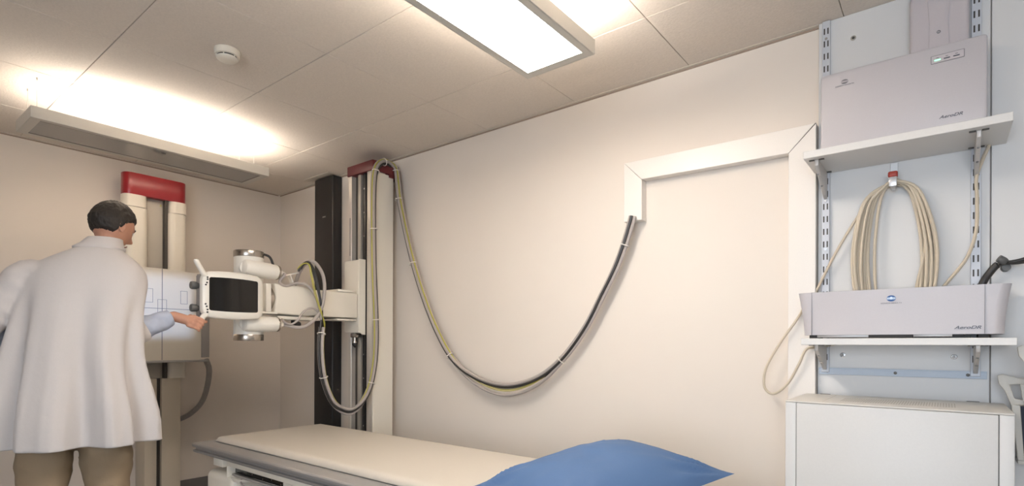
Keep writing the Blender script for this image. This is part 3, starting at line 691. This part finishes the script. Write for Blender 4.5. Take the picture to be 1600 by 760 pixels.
# lilac wireless unit above
t = thing('wireless_unit', 'rounded pale lilac unit on the board behind the flat box, below the ceiling', 'wireless device', (-.02, PY, 2.3))
P = round_poly([(-.104, 2.12), (.064, 2.12), (.064, 2.447), (-.085, 2.447), (-.104, 2.41)], .018, 5)
b = MB(); b.prism([Vector((v.x, PY-.048, v.y)) for v in P], (0, .047, 0), .012, 4); b.build('body', 'lilac_pale', t)
b = MB(); P = [(-.055, 2.14), (-.048, 2.22), (-.046, 2.30), (-.052, 2.38), (-.062, 2.43), (.025, 2.43), (.012, 2.38), (.006, 2.30), (.010, 2.22), (.02, 2.14)]
b.prism([Vector((x, PY-.0515, z)) for x, z in P], (0, .004, 0), .0015, 2); b.build('front_cover', 'lilac_pale', t)
b = MB(); b.torus((-.020, PY-.0525, 2.262), (0, 1, 0), .0048, .0011, 16, 6); b.box(-.0207, -.0193, PY-.0535, PY-.0515, 2.2585, 2.2655); b.build('emblem', 'seam', t)

# charger box on the lower shelf
t = thing('detector_charger', 'long lilac-grey box with a blue emblem standing on the lower shelf', 'charging box', (-.14, 2.4, 1.177))
def box_end(x, z0, z1, y0, y1, inx):
    pass
b = MB(); nz = 14; rings_ = []
zb_, zt_ = 1.190, 1.350
for k in range(nz+1):
    s = k/nz; z = zb_+(zt_-zb_)*s
    xl = -.424-.019*s**1.6; xr = .150+.017*s**1.6
    yf = 2.333-.004*s; r = .030; P = []
    P.append(Vector((xl, 2.475, z)))
    for j in range(7): a = PI+PI/2*j/6; P.append(Vector((xl+r+r*math.cos(a), yf+.022+.022*math.sin(a), z)))
    for j in range(7): a = -PI/2+PI/2*j/6; P.append(Vector((xr-r+r*math.cos(a), yf+.022+.022*math.sin(a), z)))
    P.append(Vector((xr, 2.475, z))); rings_.append(P)
b.rings(rings_)
b.build('body', 'lilac', t, angle=50)
b = MB(); b.box(-.3955, -.3945, 2.3275, 2.334, zb_+.001, zt_); b.box(.1005, .1015, 2.3275, 2.334, zb_+.001, zt_); b.box(-.3955, .1015, 2.330, 2.44, zt_, zt_+.0006); b.build('seam', 'seam', t)
for xx in (-.405, .085):
    b = MB(); b.box(xx, xx+.028, 2.345, 2.37, 1.177, 1.19, .002); b.build('foot', 'black_rubber', t)
for xx in (-.405, .085):
    b = MB(); b.box(xx, xx+.028, 2.43, 2.46, 1.177, 1.19, .002); b.build('foot', 'black_rubber', t)
b = MB(); b.box(-.378, -.215, 2.338, 2.36, 1.181, 1.19, .001); b.mi = 1; b.box(-.215, -.085, 2.338, 2.36, 1.179, 1.19, .001); b.mi = 0; b.box(-.085, .02, 2.338, 2.36, 1.182, 1.19, .001); b.mi = 1; b.box(.02, .05, 2.338, 2.36, 1.183, 1.19, .001)
b.build('underside_rail', ['alu_flat', 'black_rubber'], t)
emblem(-.1475, 1.3165, 2.3285, .0135, .0105, 'logo_blue', 'logo_white', t)
lettering('KONICA MINOLTA', (-.1475, 2.328, 1.300), .0062, 'logo_grey', t, sx=1.15)
lettering('AeroDR', (.058, 2.331, 1.2115), .0145, 'lettering_dark', t, shear=.35, sx=1.35, bold=.0002)

# hook with red cap
t = thing('cable_hook', 'metal wall hook with a red cap holding the coiled cable', 'hook', (-.151, PY, 1.8))
b = MB(); b.box(-.163, -.139, PY-.004, PY-.0005, 1.745, 1.838, .001, 1); b.cyl((-.151, PY-.004, 1.812), (-.151, PY-.007, 1.812), .005, n=14)
b.tube(catmull([(-.151, PY-.006, 1.752), (-.151, PY-.02, 1.738), (-.151, PY-.045, 1.734), (-.151, PY-.060, 1.745), (-.151, PY-.064, 1.768)], 6), .009, 10)
b.build('hook_strip', 'hook_metal', t)
b = MB(); b.box(-.166, -.136, PY-.076, PY-.052, 1.768, 1.790, .006, 3); b.build('cap', 'hook_red', t)
b = MB(); b.box(-.163, -.139, PY-.073, PY-.067, 1.735, 1.770, .0015, 2); b.build('retaining_lip', 'hook_metal', t)

# coiled beige cable: one continuous run
P = []
ox, oz = -.151, 1.752
def loop(lw, rw, bot, yy, topz):
    """pass over the hook, down the right, round the bottom, up the left"""
    return [(ox-.006, yy, topz), (ox+.012, yy, topz), (ox+rw*.62, yy+.004, oz-.045), (ox+rw, yy+.006, (oz+bot)/2+.02), (ox+rw*.86, yy+.006, bot+.07), (ox+rw*.25, yy+.004, bot+.005), (ox-lw*.25, yy, bot), (ox-lw*.80, yy-.004, bot+.06), (ox-lw, yy-.004, (oz+bot)/2), (ox-lw*.72, yy, oz-.06)]
P = [(-.30, 2.497, 1.165), (-.395, 2.485, 1.145), (-.436, 2.462, 1.135), (-.462, 2.458, 1.075), (-.500, 2.46, 1.0), (-.540, 2.462, .958), (-.572, 2.463, .952), (-.594, 2.463, .985), (-.585, 2.463, 1.06), (-.53, 2.462, 1.165), (-.475, 2.464, 1.25), (-.445, 2.486, 1.31), (-.408, 2.488, 1.365), (-.345, 2.482, 1.50), (-.272, 2.472, 1.63), (-.215, 2.463, 1.705)]
specs = [(.128, .098, 1.215, 2.462, 1.762), (.106, .122, 1.25, 2.470, 1.757), (.092, .104, 1.19, 2.478, 1.752), (.120, .128, 1.235, 2.455, 1.757), (.080, .090, 1.25, 2.484, 1.748), (.100, .112, 1.20, 2.462, 1.752), (.058, .084, 1.23, 2.478, 1.748), (.114, .108, 1.27, 2.470, 1.757), (.088, .118, 1.26, 2.484, 1.752)]
for s_ in specs: P += loop(*s_)
P += [(ox-.004, 2.47, 1.75), (ox+.02, 2.474, 1.75), (ox+.065, 2.48, 1.68), (ox+.095, 2.482, 1.52), (ox+.07, 2.484, 1.36), (ox+.09, 2.486, 1.33), (-.02, 2.486, 1.345), (.012, 2.484, 1.385), (.060, 2.482, 1.46), (.084, 2.480, 1.55), (.086, 2.478, 1.66), (.084, 2.476, 1.73), (.100, 2.482, 1.79), (.118, 2.488, 1.839)]
b = MB(); b.tube(catmull(P, 7), .0052, 8)
tag(b.build('coiled_cable', 'cable_beige'), 'beige cable coiled on the wall hook between the two shelves', 'cable')

# black cable from the right end of the charger
t = thing('black_cable', 'thick black cable rising behind the charging box to a wall clamp', 'cable', (.1, 2.48, 1.35))
b = MB(); b.tube(catmull([(.090, 2.484, 1.25), (.092, 2.483, 1.33), (.104, 2.480, 1.372), (.118, 2.474, 1.398), (.137, 2.468, 1.424), (.155, 2.462, 1.430), (.175, 2.46, 1.431), (.20, 2.46, 1.436), (.24, 2.46, 1.45), (.32, 2.46, 1.455), (.5, 2.47, 1.40)], 10), .0115, 12, rf=lambda s: .0115 if s < .42 else .006)
b.build('cable', 'cable_black', t)
b = MB(); b.tube(catmull([(.145, 2.455, 1.434), (.175, 2.45, 1.425), (.21, 2.452, 1.427), (.26, 2.455, 1.432), (.5, 2.46, 1.43)], 8), .0045, 8); b.build('thin_cable', 'cable_black', t)
b = MB(); b.tube(catmull([(.157, PY-.002, 1.430), (.156, 2.47, 1.434), (.152, 2.45, 1.436), (.140, 2.445, 1.444)], 6), .008, 12, rf=lambda s: .012); b.cyl((.160, PY-.005, 1.415), (.162, 2.47, 1.415), .012, n=20); b.build('wall_clamp', 'knob_grey', t)

# fixings on the board
for (x, z, sm, lab) in ((-.284, 2.353, 0, 'small screw fixing on the white board above the flat box'), (-.316, 1.114, 1, 'left screw washer on the board beneath the lower shelf'), (.026, 1.112, 1, 'right screw washer on the board beneath the lower shelf')):
    t = thing('board_screw', lab, 'screw', (x, PY, z), 'screw fixings in the white board')
    b = MB(); b.lathe((x, PY, z), (0, -1, 0), [(0, .0095), (.0015, .0095), (.0022, .008)], 24); b.build('washer', 'screw_steel' if sm else 'channel_grey', t)
    b = MB(); b.lathe((x, PY-.002, z), (0, -1, 0), [(0, .0052), (.002, .0045)], 16); b.build('screw_head', 'screw_dark', t)
# aluminium wall strip
t = thing('mounting_strip', 'horizontal aluminium strip screwed to the board between lower shelf and cabinet', 'strip', (-.15, PY, 1.05))
b = MB(); b.box(-.398, .115, PY-.008, PY, 1.036, 1.063, .001, 1); b.box(-.398, .115, PY-.010, PY-.008, 1.058, 1.063, .0005, 1); b.build('strip', 'strip_alu', t)
for x in (-.368, -.145, .064):
    b = MB(); b.lathe((x, PY-.008, 1.049), (0, -1, 0), [(0, .0055), (.002, .005), (.003, .002)], 14); b.build('screw', 'screw_dark', t)

# ================================================================ CABINET
t = thing('cabinet', 'white metal cabinet with a vented top standing below the shelves', 'cabinet', (-.14, 2.31, 0))
cyF, cyB, zt = 2.115, 2.476, .958
b = MB(); b.box(-.440, -.406, cyF, cyB, .05, zt-.006, .003); b.build('side_post', 'cabinet_white', t)
b = MB(); b.box(.124, .158, cyF, cyB, .05, zt-.006, .003); b.build('side_post', 'cabinet_white', t)
b = MB(); b.box(-.4045, .1225, cyF-.002, cyF+.02, .06, zt-.007, .002); b.build('door', 'cabinet_white', t)
b = MB(); b.box(-.406, .124, cyF+.02, cyB, .05, zt-.010); b.mi = 1; b.box(-.4062, -.4044, cyF+.004, cyF+.02, .06, zt-.008); b.box(.1224, .1242, cyF+.004, cyF+.02, .06, zt-.008); b.build('carcass', ['cabinet_white', 'slot_dark'], t)
b = MB(); b.box(-.440, .158, cyF, cyB, zt-.006, zt, .002, 2); b.mi = 1
b.box(-.3305, -.329, cyF+.02, cyB-.002, zt-.001, zt+.0004)
for k in range(44):
    x = -.285+k*.0072; b.box(x, x+.0026, cyF+.09, cyF+.235, zt-.001, zt+.0004)
b.build('top_panel', ['cabinet_top', 'channel_grey'], t)
b = MB(); b.box(-.42, .14, cyF+.04, cyB-.02, 0, .05); b.build('plinth', 'black_rubber', t)
for q in (.06, -.39):
    b = MB(); b.box(q, q+.035, cyB-.002, cyB+.02, zt-.004, zt+.001, .001); b.build('hinge_clip', 'screw_dark', t)

# ================================================================ PLASTIC CARRIERS AT THE RIGHT
def carrier(name, x0, z_top, z_bot, y, label):
    t = thing(name, label, 'holder', (x0+.1, y+.05, z_bot), 'plastic mesh holders on the wall at the right edge')
    def P(x, z): return Vector((x0+x, y, z_top+z))
    H = z_top-z_bot
    b = MB()
    def rod(pts_, r): b.tube(catmull(pts_, 6), r, 8)
    b.prism([P(0, -.002), P(.012, .004), P(.05, -.008), P(.10, -.012), P(.26, -.012), P(.26, -.028), P(.05, -.028), P(.03, -.03), P(.042, -.075), P(.085, -.085), P(.085, -.095), P(.048, -.095), P(.034, -.098), P(.018, -.05), P(.004, -.03)], (0, .016, 0), .002, 2)
    b.prism([P(.055, -.028), P(.068, -.028), P(.074, -.095), P(.064, -.095)], (0, .012, 0), .001, 1)
    b.prism([P(.034, -.095), P(.056, -.095), P(.066, -H), P(.05, -H)], (0, .014, 0), .002, 1)
    b.prism([P(.05, -H), P(.26, -H), P(.26, -H-.012), P(.05, -H-.012)], (0, .09, 0), .002, 1)
    b.prism([P(.245, -.028), P(.26, -.028), P(.26, -H), P(.245, -H)], (0, .014, 0), .002, 1)
    b.build('frame', 'basket_plastic', t)
    b = MB(); b.box(x0+.056, x0+.246, y+.016, y+.020, z_bot, z_top-.10); b.build('liner', 'basket_mesh', t)
    b = MB(); n_ = 26
    step = .0125
    z = z_bot
    while z < z_top-.105:
        for k in range(14):
            x = x0+.068+k*step; 
            if x+step > x0+.248: break
            for (ax, az, bx, bz) in ((x, z, x+step, z+step), (x, z+step, x+step, z)):
                b.rings([[Vector((ax, y+.008+i*.004, az+j*.0013)) for i, j in ((-1, -1), (1, -1), (1, 1), (-1, 1))], [Vector((bx, y+.008+i*.004, bz+j*.0013)) for i, j in ((-1, -1), (1, -1), (1, 1), (-1, 1))]], cap=False)
        z += step
    b.build('lattice', 'basket_plastic', t)
    for q in (z_top-.06, z_bot+.02):
        b = MB(); b.box(x0+.1, x0+.14, y+.02, W-.024, q, q+.02); b.build('wall_fixing', 'basket_plastic', t)
    return t
carrier('mesh_holder', .137, 1.055, .78, 2.42, 'pale plastic mesh holder rising behind the right cabinet edge')
carrier('mesh_holder', .176, 1.150, .93, 2.30, 'pale plastic mesh holder at the frame edge, beside the lower shelf end')

# ================================================================ PERSON
PX, PYY = -3.04, .72
FA = math.radians(148); FW = Vector((math.cos(FA), math.sin(FA), 0)); RT = Vector((FW.y, -FW.x, 0))
def L2W(p): return Vector((PX, PYY, 0))+RT*p[0]+FW*p[1]+Vector((0, 0, p[2]))
person = thing('person', 'person in a white lab coat seen from behind, reaching for the x-ray tube handle', 'person', (PX, PYY, 0))

def limb_mesh(verts, edges, radii):
    R2 = [(r if isinstance(r, tuple) else (r, r)) for r in radii]; b = MB()
    for i, j in edges:
        p, q = verts[i], verts[j]; L_ = (q-p).length
        if L_ < 1e-5: continue
        d = (q-p)/L_; wide = RT-d*RT.dot(d); wide = wide.normalized() if wide.length > .2 else d.orthogonal().normalized(); dp_ = d.cross(wide); rg = []
        def ring(c, f, rr): return [c+(wide*math.cos(2*PI*k/20)*rr[0]+dp_*math.sin(2*PI*k/20)*rr[1])*f for k in range(20)]
        for k in range(1, 7): an = PI/2*k/6; rg.append(ring(p-d*min(R2[i])*math.cos(an), math.sin(an), R2[i]))
        for k in range(1, 6): t_ = k/6; rr = (R2[i][0]*(1-t_)+R2[j][0]*t_, R2[i][1]*(1-t_)+R2[j][1]*t_); rg.append(ring(p.lerp(q, t_), 1, rr))
        for k in range(0, 6): an = PI/2*k/6; rg.append(ring(q+d*min(R2[j])*math.sin(an), math.cos(an), R2[j]))
        b.rings(rg)
    bmesh.ops.recalc_face_normals(b.bm, faces=b.bm.faces)
    me = bpy.data.meshes.new('limbs'); b.bm.to_mesh(me); b.bm.free(); return me
V_, E_, R_ = [], [], []
def jn(p, r, par=None):
    V_.append(Vector(p)); R_.append(r); i = len(V_)-1
    if par is not None: E_.append((par, i))
    return i
def chain(pts_, rs, par):
    for p, r in zip(pts_, rs): par = jn(p, r, par)
    return par
# world positions of the working arm
SHR = L2W((.180, .075, 1.455)); SHL = L2W((-.180, .045, 1.435))
bar0 = Vector(HLO[3]); bar1 = Vector(HLO[2]); bd = (bar1-bar0).normalized(); grip = bar0+bd*.026
toward = (grip-SHR).normalized()
# hand frame: e1 from the bar toward the wrist, e2 on the near side of the bar
e1 = (L2W((.10, .10, 1.30))-grip); e1 = (e1-bd*e1.dot(bd)).normalized(); e2 = bd.cross(e1)
if e2.dot(Vector((1, -.6, 0))) < 0: e2 = -e2
palm = grip+e1*.047+e2*.012; wrist = grip+e1*.108-bd*.012+e2*.004
up_l, fo_l = .30, .27
def ik(a, c, l1, l2, hint):
    d = (c-a); L_ = min(d.length, (l1+l2)*.995); dn = d.normalized(); h = (hint-dn*hint.dot(dn)).normalized()
    x = (l1*l1-l2*l2+L_*L_)/(2*L_); return a+dn*x+h*math.sqrt(max(1e-6, l1*l1-x*x))
ELR = ik(SHR, wrist, .30, .285, Vector((0, 0, -1))+RT*.15)
ELL = L2W((-.315, -.015, 1.235)); WRL = L2W((-.315, .20, 1.10))
pel = jn(L2W((0, 0, .95)), (.145, .105)); ab = jn(L2W((.0, .01, 1.10)), (.13, .10), pel); ch = jn(L2W((.015, .04, 1.28)), (.145, .11), ab)
uc = jn(L2W((.03, .075, 1.44)), (.11, .09), ch); nk = jn(L2W((.055, .115, 1.545)), .056, uc); hd0 = jn(L2W((.075, .15, 1.62)), .052, nk); jn(L2W((.085, .175, 1.69)), .06, hd0)
for s_, SH, EL, WR in ((1, SHR, ELR, wrist), (-1, SHL, ELL, WRL)):
    cl_ = jn(L2W((.03+.10*s_, .07, 1.475)), .06, uc); sh = jn(SH, .056, cl_)
    m1 = jn(SH.lerp(EL, .5), .047, sh); el = jn(EL, .040, m1); m2 = jn(EL.lerp(WR, .3), .040, el); m3 = jn(EL.lerp(WR, .7), .031, m2); wr = jn(WR, (.025, .025), m3)
    if s_ > 0:
        pm = jn(palm-bd*.004, (.024, .020), wr)
        for k in range(4):
            base = grip+e1*.027+e2*.013+bd*(.026-.0175*k); kn = jn(base+e1*.006, .0098, pm); rr_ = .0205
            pts_ = []
            for a_ in (38, 88, 138, 178)[:4 if k < 3 else 4]:
                an = math.radians(a_-(6 if k == 3 else 0)); pts_.append(grip+bd*(.026-.0175*k)+e1*math.cos(an)*rr_+e2*math.sin(an)*rr_)
            chain(pts_, [.0092, .0086, .0078, .0066] if k != 3 else [.0082, .0074, .0068, .0060], kn)
        chain([palm+bd*.022-e2*.012, grip+e1*.016-e2*.022+bd*.030, grip-e1*.006-e2*.022+bd*.034, grip-e1*.022-e2*.012+bd*.036], [.014, .0115, .0098, .0082], pm)
    else:
        d_ = (L2W((-.235, .30, 1.03))-WR).normalized(); sd_ = RT*.25+Vector((0, 0, 1)); sd_ = (sd_-d_*sd_.dot(d_)).normalized(); nn = d_.cross(sd_)
        pm = jn(WR+d_*.05, (.026, .020), wr)
        for k in range(4):
            q = WR+d_*.085+sd_*(.027-.018*k); kn = jn(q, .0095, pm); ln = (.066, .074, .069, .054)[k]
            chain([q+d_*ln*.42+nn*.004, q+d_*ln*.74+nn*.014, q+d_*ln+nn*.026], [.0088, .008, .0066], kn)
        chain([WR+d_*.03+sd_*.032+nn*.008, WR+d_*.062+sd_*.052+nn*.016, WR+d_*.09+sd_*.058+nn*.022], [.013, .0105, .0085], pm)
for s_ in (1, -1):
    hp_ = jn(L2W((.095*s_, 0, .88)), .092, pel); kn = jn(L2W((.11*s_, .03*s_+.02, .50)), .062, hp_); cf = jn(L2W((.115*s_, .0, .30)), .052, kn); an = jn(L2W((.12*s_, .03*s_-.02, .09)), .038, cf); jn(L2W((.13*s_, .03*s_+.12, .045)), (.04, .028), an)
body_me = limb_mesh(V_, E_, R_)

# head: face modelled on an ellipsoid, in a local frame (x right, y forward, z up), origin mid-head
HA = math.radians(112); HF = Vector((math.cos(HA), math.sin(HA), 0)); HR_ = Vector((HF.y, -HF.x, 0)); tilt = math.radians(-24)
HU = Vector((0, 0, 1)); HFt = HF*math.cos(tilt)+HU*math.sin(tilt); HUt = -HF*math.sin(tilt)+HU*math.cos(tilt)
HC = L2W((.085, .175, 1.712))
def H2W(p): return HC+HR_*p[0]+HFt*p[1]+HUt*p[2]
def G(x, c, w): return math.exp(-((x-c)/w)**2)
def headshape(n):
    """unit direction -> local head surface point (metres); eyes at half height, chin at -0.112, crown at +0.112"""
    x, y, z = n; rx, ry, rz = .076, .096, .115
    p = Vector((x*rx, y*ry, z*rz))
    lo_ = max(0, -z)                                         # jaw narrows to the chin
    p.x *= 1-.20*lo_**1.5; 
    if y > 0: p.y *= 1-.06*lo_
    else: p.y *= 1-.45*lo_**1.2; p.z += .045*lo_*(-y)
    if y > .2:
        f = min(1, (y-.2)/.35)
        p.y += f*(.024*G(p.x, 0, .0115)*G(p.z, -.022, .016)+.013*G(p.x, 0, .009)*G(p.z, -.004, .022))      # nose
        p.y += f*(.006*G(p.z, .028, .010)*G(abs(p.x), .024, .022))                                              # brow
        p.y -= f*(.012*G(p.z, .006, .013)*G(abs(p.x), .031, .015))                                              # eye sockets
        p.y += f*(.007*G(p.z, -.050, .005)*G(p.x, 0, .020)+.006*G(p.z, -.061, .005)*G(p.x, 0, .017))         # lips
        p.y -= f*(.004*G(p.z, -.0555, .0025)*G(p.x, 0, .021))
        p.y += f*(.008*G(p.z, -.092, .014)*G(p.x, 0, .022))                                                     # chin
        p.y += f*.004*G(p.z, -.02, .02)*G(abs(p.x), .045, .014)                                                 # cheeks
    return p
hb = bmesh.new(); bmesh.ops.create_icosphere(hb, subdivisions=6, radius=1)
for v in hb.verts: v.co = H2W(headshape(v.co.normalized()))
for s_ in (-1, 1):                                            # ears
    eb = bmesh.new(); bmesh.ops.create_icosphere(eb, subdivisions=4, radius=1)  # one ear
    for v in eb.verts:
        q = v.co.copy(); r = math.hypot(q.y, q.z)
        p = Vector((q.x*.007, q.y*.017, q.z*.031)); p.x += .010*r*r - .006*(1 if r < .55 else 0)*(1-r); p.y -= .006*r*q.z
        v.co = H2W(Vector((s_*(.072+p.x), -.004+p.y-.004*abs(q.x), -.008+p.z)))
    tm = bpy.data.meshes.new('t'); eb.to_mesh(tm); eb.free(); hb.from_mesh(tm)
hb.from_mesh(body_me)
me = bpy.data.meshes.new('body'); hb.to_mesh(me); hb.free(); me.materials.append(M['skin'])
body = bpy.data.objects.new('body', me); C.objects.link(body); body.parent = person; body.matrix_parent_inverse = Matrix.Translation(-Vector(person.location))
rm = body.modifiers.new('r', 'REMESH'); rm.mode = 'VOXEL'; rm.voxel_size = .0032; rm.use_smooth_shade = True
cm = body.modifiers.new('c', 'SMOOTH'); cm.factor = .5; cm.iterations = 3
bpy.context.view_layer.update()
baked = bpy.data.meshes.new_from_object(body.evaluated_get(bpy.context.evaluated_depsgraph_get()))
body.modifiers.clear(); body.data = baked
if not baked.materials: baked.materials.append(M['skin'])
# eyes, brows, mouth
for s_ in (-1, 1):
    b = MB(); c_ = H2W((s_*.0305, .0755, .007)); b.lathe(c_-HFt*.011, HFt, [(0, .0005)]+[(.011-.011*math.cos(PI*k/12), .011*math.sin(PI*k/12)) for k in range(1, 12)]+[(.022, .0005)], 20)
    e_ = b.build('eye', ['eye_white', 'iris'], body)
    for f_ in e_.data.polygons:
        if ((Vector(f_.center)-c_).normalized()).dot(HFt) > .86: f_.material_index = 1
    b = MB(); b.tube(catmull([H2W((s_*.016, .094, .027)), H2W((s_*.03, .091, .033)), H2W((s_*.046, .080, .028))], 6), .003, 8, rf=lambda q: .0035*(1-.5*q)); b.build('eyebrow', 'hair', body)
b = MB(); b.tube(catmull([H2W((-.022, .0905, -.0555)), H2W((-.010, .0975, -.0545)), H2W((0, .0985, -.0552)), H2W((.010, .0975, -.0545)), H2W((.022, .0905, -.0555))], 5), .002, 8, rf=lambda q: .0008+.0022*math.sin(PI*q)); b.build('mouth', 'lip', body)
# hair: short dark cap
b = bmesh.new(); bmesh.ops.create_icosphere(b, subdivisions=6, radius=1); dl = []
for v in b.verts:
    n_ = v.co.normalized(); p = headshape(n_)
    front = .045+.02*abs(n_.x)                          # hairline height at the forehead
    lim = -.052 if n_.y < -.25 else (-.050+(n_.y+.25)/.40*.075 if n_.y < .15 else (.023+(n_.y-.15)/.4*.03 if n_.y < .55 else .053))
    lim += .003*noise.noise(n_*14)
    th_ = .008+.006*max(0, n_.z)+.0035*noise.noise(n_*7)+.0015*noise.noise(n_*26)
    e = (p.z-lim)/.014; th_ *= max(0, min(1, e))
    if e < -.4: dl.append(v)
    v.co = H2W(p+Vector((p.x/.076, p.y/.096, p.z/.115)).normalized()*(th_+(.0004 if e > 0 else -.002)))
bmesh.ops.delete(b, geom=dl, context='VERTS')
hm = MB(); hm.bm.free(); hm.bm = b; hm.build('hair', 'hair', body, angle=180)

# clothes: torso loft plus sleeves, united and smoothed
def loft(tb, secs, n=72, fold=0.0, ph=0.0):
    rings_ = []
    for k, (z, cx_, cy_, rx, ry) in enumerate(secs):
        R1 = []
        for i in range(n):
            a = 2*PI*i/n; c_, s_ = math.cos(a), math.sin(a); ex = .86
            x = abs(c_)**ex*math.copysign(1, c_)*rx; y = abs(s_)**ex*math.copysign(1, s_)*ry
            f_ = fold*max(0, min(1, (1.42-z)/.6)); w_ = f_*(math.sin(a*7+ph+z*1.5)*.020+math.sin(a*13+1+z*2)*.010)
            R1.append(L2W((cx_+x*(1+w_/max(rx, .1)*2), cy_+y*(1+w_/max(ry, .1)*2), z)))
        rings_.append(R1)
    tb.rings(rings_)
def interp(S, n):
    out = []; P_ = [Vector(s) for s in [(a[0], a[1], a[2]) for a in S]]
    A = catmull(P_, n); Bq = catmull([Vector((a[3], a[4], 0)) for a in S], n)
    return [(p.x, p.y, p.z, q.x, q.y) for p, q in zip(A, Bq)]
def cloth(name, m, tb, voxel, folds, smooth_it=6, fs=5.0):
    o = tb.build(name, m, body if False else person, angle=180)
    r = o.modifiers.new('r', 'REMESH'); r.mode = 'VOXEL'; r.voxel_size = voxel; r.use_smooth_shade = True
    s_ = o.modifiers.new('s', 'SMOOTH'); s_.factor = .6; s_.iterations = smooth_it
    for sc_, st in folds:
        tx_ = bpy.data.textures.new(name+'_folds', 'CLOUDS'); tx_.noise_scale = sc_; tx_.noise_depth = 1
        d = o.modifiers.new('d', 'DISPLACE'); d.texture = tx_; d.strength = st; d.mid_level = .5; d.texture_coords = 'OBJECT'
        eo = bpy.data.objects.get('fold_axis')
        d.texture_coords = 'GLOBAL'
    return o
tb = MB()
S = [(.700, -.005, -.01, .300, .185), (.80, -.003, -.01, .290, .180), (.95, .0, -.005, .268, .168), (1.10, .003, .0, .245, .152), (1.25, .012, .02, .236, .145), (1.36, .022, .045, .236, .140), (1.44, .03, .06, .232, .128), (1.50, .036, .075, .205, .112), (1.545, .045, .09, .150, .098), (1.580, .055, .105, .095, .085), (1.618, .066, .122, .070, .074), (1.632, .07, .128, .062, .066)]
loft(tb, interp(S, 4), fold=1.0)
# coat sleeves
def sleeve(tb, pts_, rs, n=20):
    P_ = catmull(pts_, 6); Q_ = catmull([Vector((r, 0, 0)) for r in rs], 6); fr_ = frames(P_)
    rg_ = []
    for i, ((p, t_, a, c), q) in enumerate(zip(fr_, Q_)):
        rg_.append([p+(a*math.cos(2*PI*k/n)+c*math.sin(2*PI*k/n))*(q.x*(1+.05*math.sin(i*1.1+k*.6)+.03*math.sin(i*2.3-k*.9))) for k in range(n)])
    tb.rings(rg_)
sleeve(tb, [L2W((.08, .07, 1.44)), SHR+Vector((0, 0, -.005)), SHR.lerp(ELR, .5)+Vector((0, 0, -.006)), ELR, ELR.lerp(wrist, .52)], [.085, .082, .080, .072, .064])
sleeve(tb, [L2W((-.07, .055, 1.41)), SHL, SHL.lerp(ELL, .5), ELL, ELL.lerp(WRL, .10)], [.085, .080, .074, .070, .072])
coat = cloth('lab_coat', 'lab_coat', tb, .0075, [(.30, .022)], 4)
tb = MB(); sleeve(tb, [ELR.lerp(wrist, .05), ELR.lerp(wrist, .35), ELR.lerp(wrist, .7), ELR.lerp(wrist, .95)], [.052, .055, .049, .040])
cloth('shirt_sleeve', 'shirt_blue', tb, .005, [(.05, .008)], 3)
tb = MB(); sleeve(tb, [ELL.lerp(WRL, -.1), ELL.lerp(WRL, .35), ELL.lerp(WRL, .7), ELL.lerp(WRL, .95)], [.060, .060, .050, .038])
cloth('shirt_sleeve', 'shirt_blue', tb, .005, [(.05, .008)], 3)
tb = MB(); loft(tb, [(1.60, .066, .121, .060, .064), (1.645, .0745, .134, .0575, .0615)], 40)
tb.build('shirt_collar', 'shirt_blue', person, angle=60)
tb = MB(); loft(tb, [(1.585, .056, .107, .098, .090), (1.592, .057, .109, .100, .092), (1.612, .064, .119, .082, .083), (1.634, .070, .128, .071, .074), (1.643, .073, .132, .067, .070), (1.640, .073, .131, .062, .066), (1.60, .066, .121, .062, .066)], 48)
tb.build('coat_collar', 'lab_coat', person, angle=50)
# trousers and shoes
tb = MB(); 
loft(tb, [(.98, 0, 0, .17, .125), (.90, 0, 0, .19, .13), (.84, 0, 0, .195, .13)], 40)
for s_ in (1, -1):
    sleeve(tb, [L2W((.09*s_, 0, .90)), L2W((.105*s_, .02*s_+.01, .68)), L2W((.11*s_, .03*s_+.02, .48)), L2W((.115*s_, .0, .28)), L2W((.12*s_, .03*s_-.015, .05))], [.115, .103, .085, .078, .072])
cloth('trousers', 'trousers', tb, .009, [(.10, .018)], 4)
for s_ in (1, -1):
    b = MB(); c_ = L2W((.12*s_, .03*s_-.02, 0)); d_ = (FW+RT*.15*s_).normalized(); sdv = Vector((d_.y, -d_.x, 0)); rg_ = []
    for q, w, h in ((-.065, .022, .045), (-.055, .034, .075), (-.01, .040, .085), (.05, .041, .07), (.11, .047, .055), (.17, .044, .045), (.205, .028, .034), (.215, .012, .022)):
        rg_.append([c_+d_*q+sdv*math.cos(2*PI*k/20)*w+Vector((0, 0, max(0.001, h*.5+h*.5*math.sin(2*PI*k/20)*(1 if math.sin(2*PI*k/20) > 0 else 1.0)))) for k in range(20)])
    b.rings(rg_); b.build('shoe', 'shoe', person, angle=70)
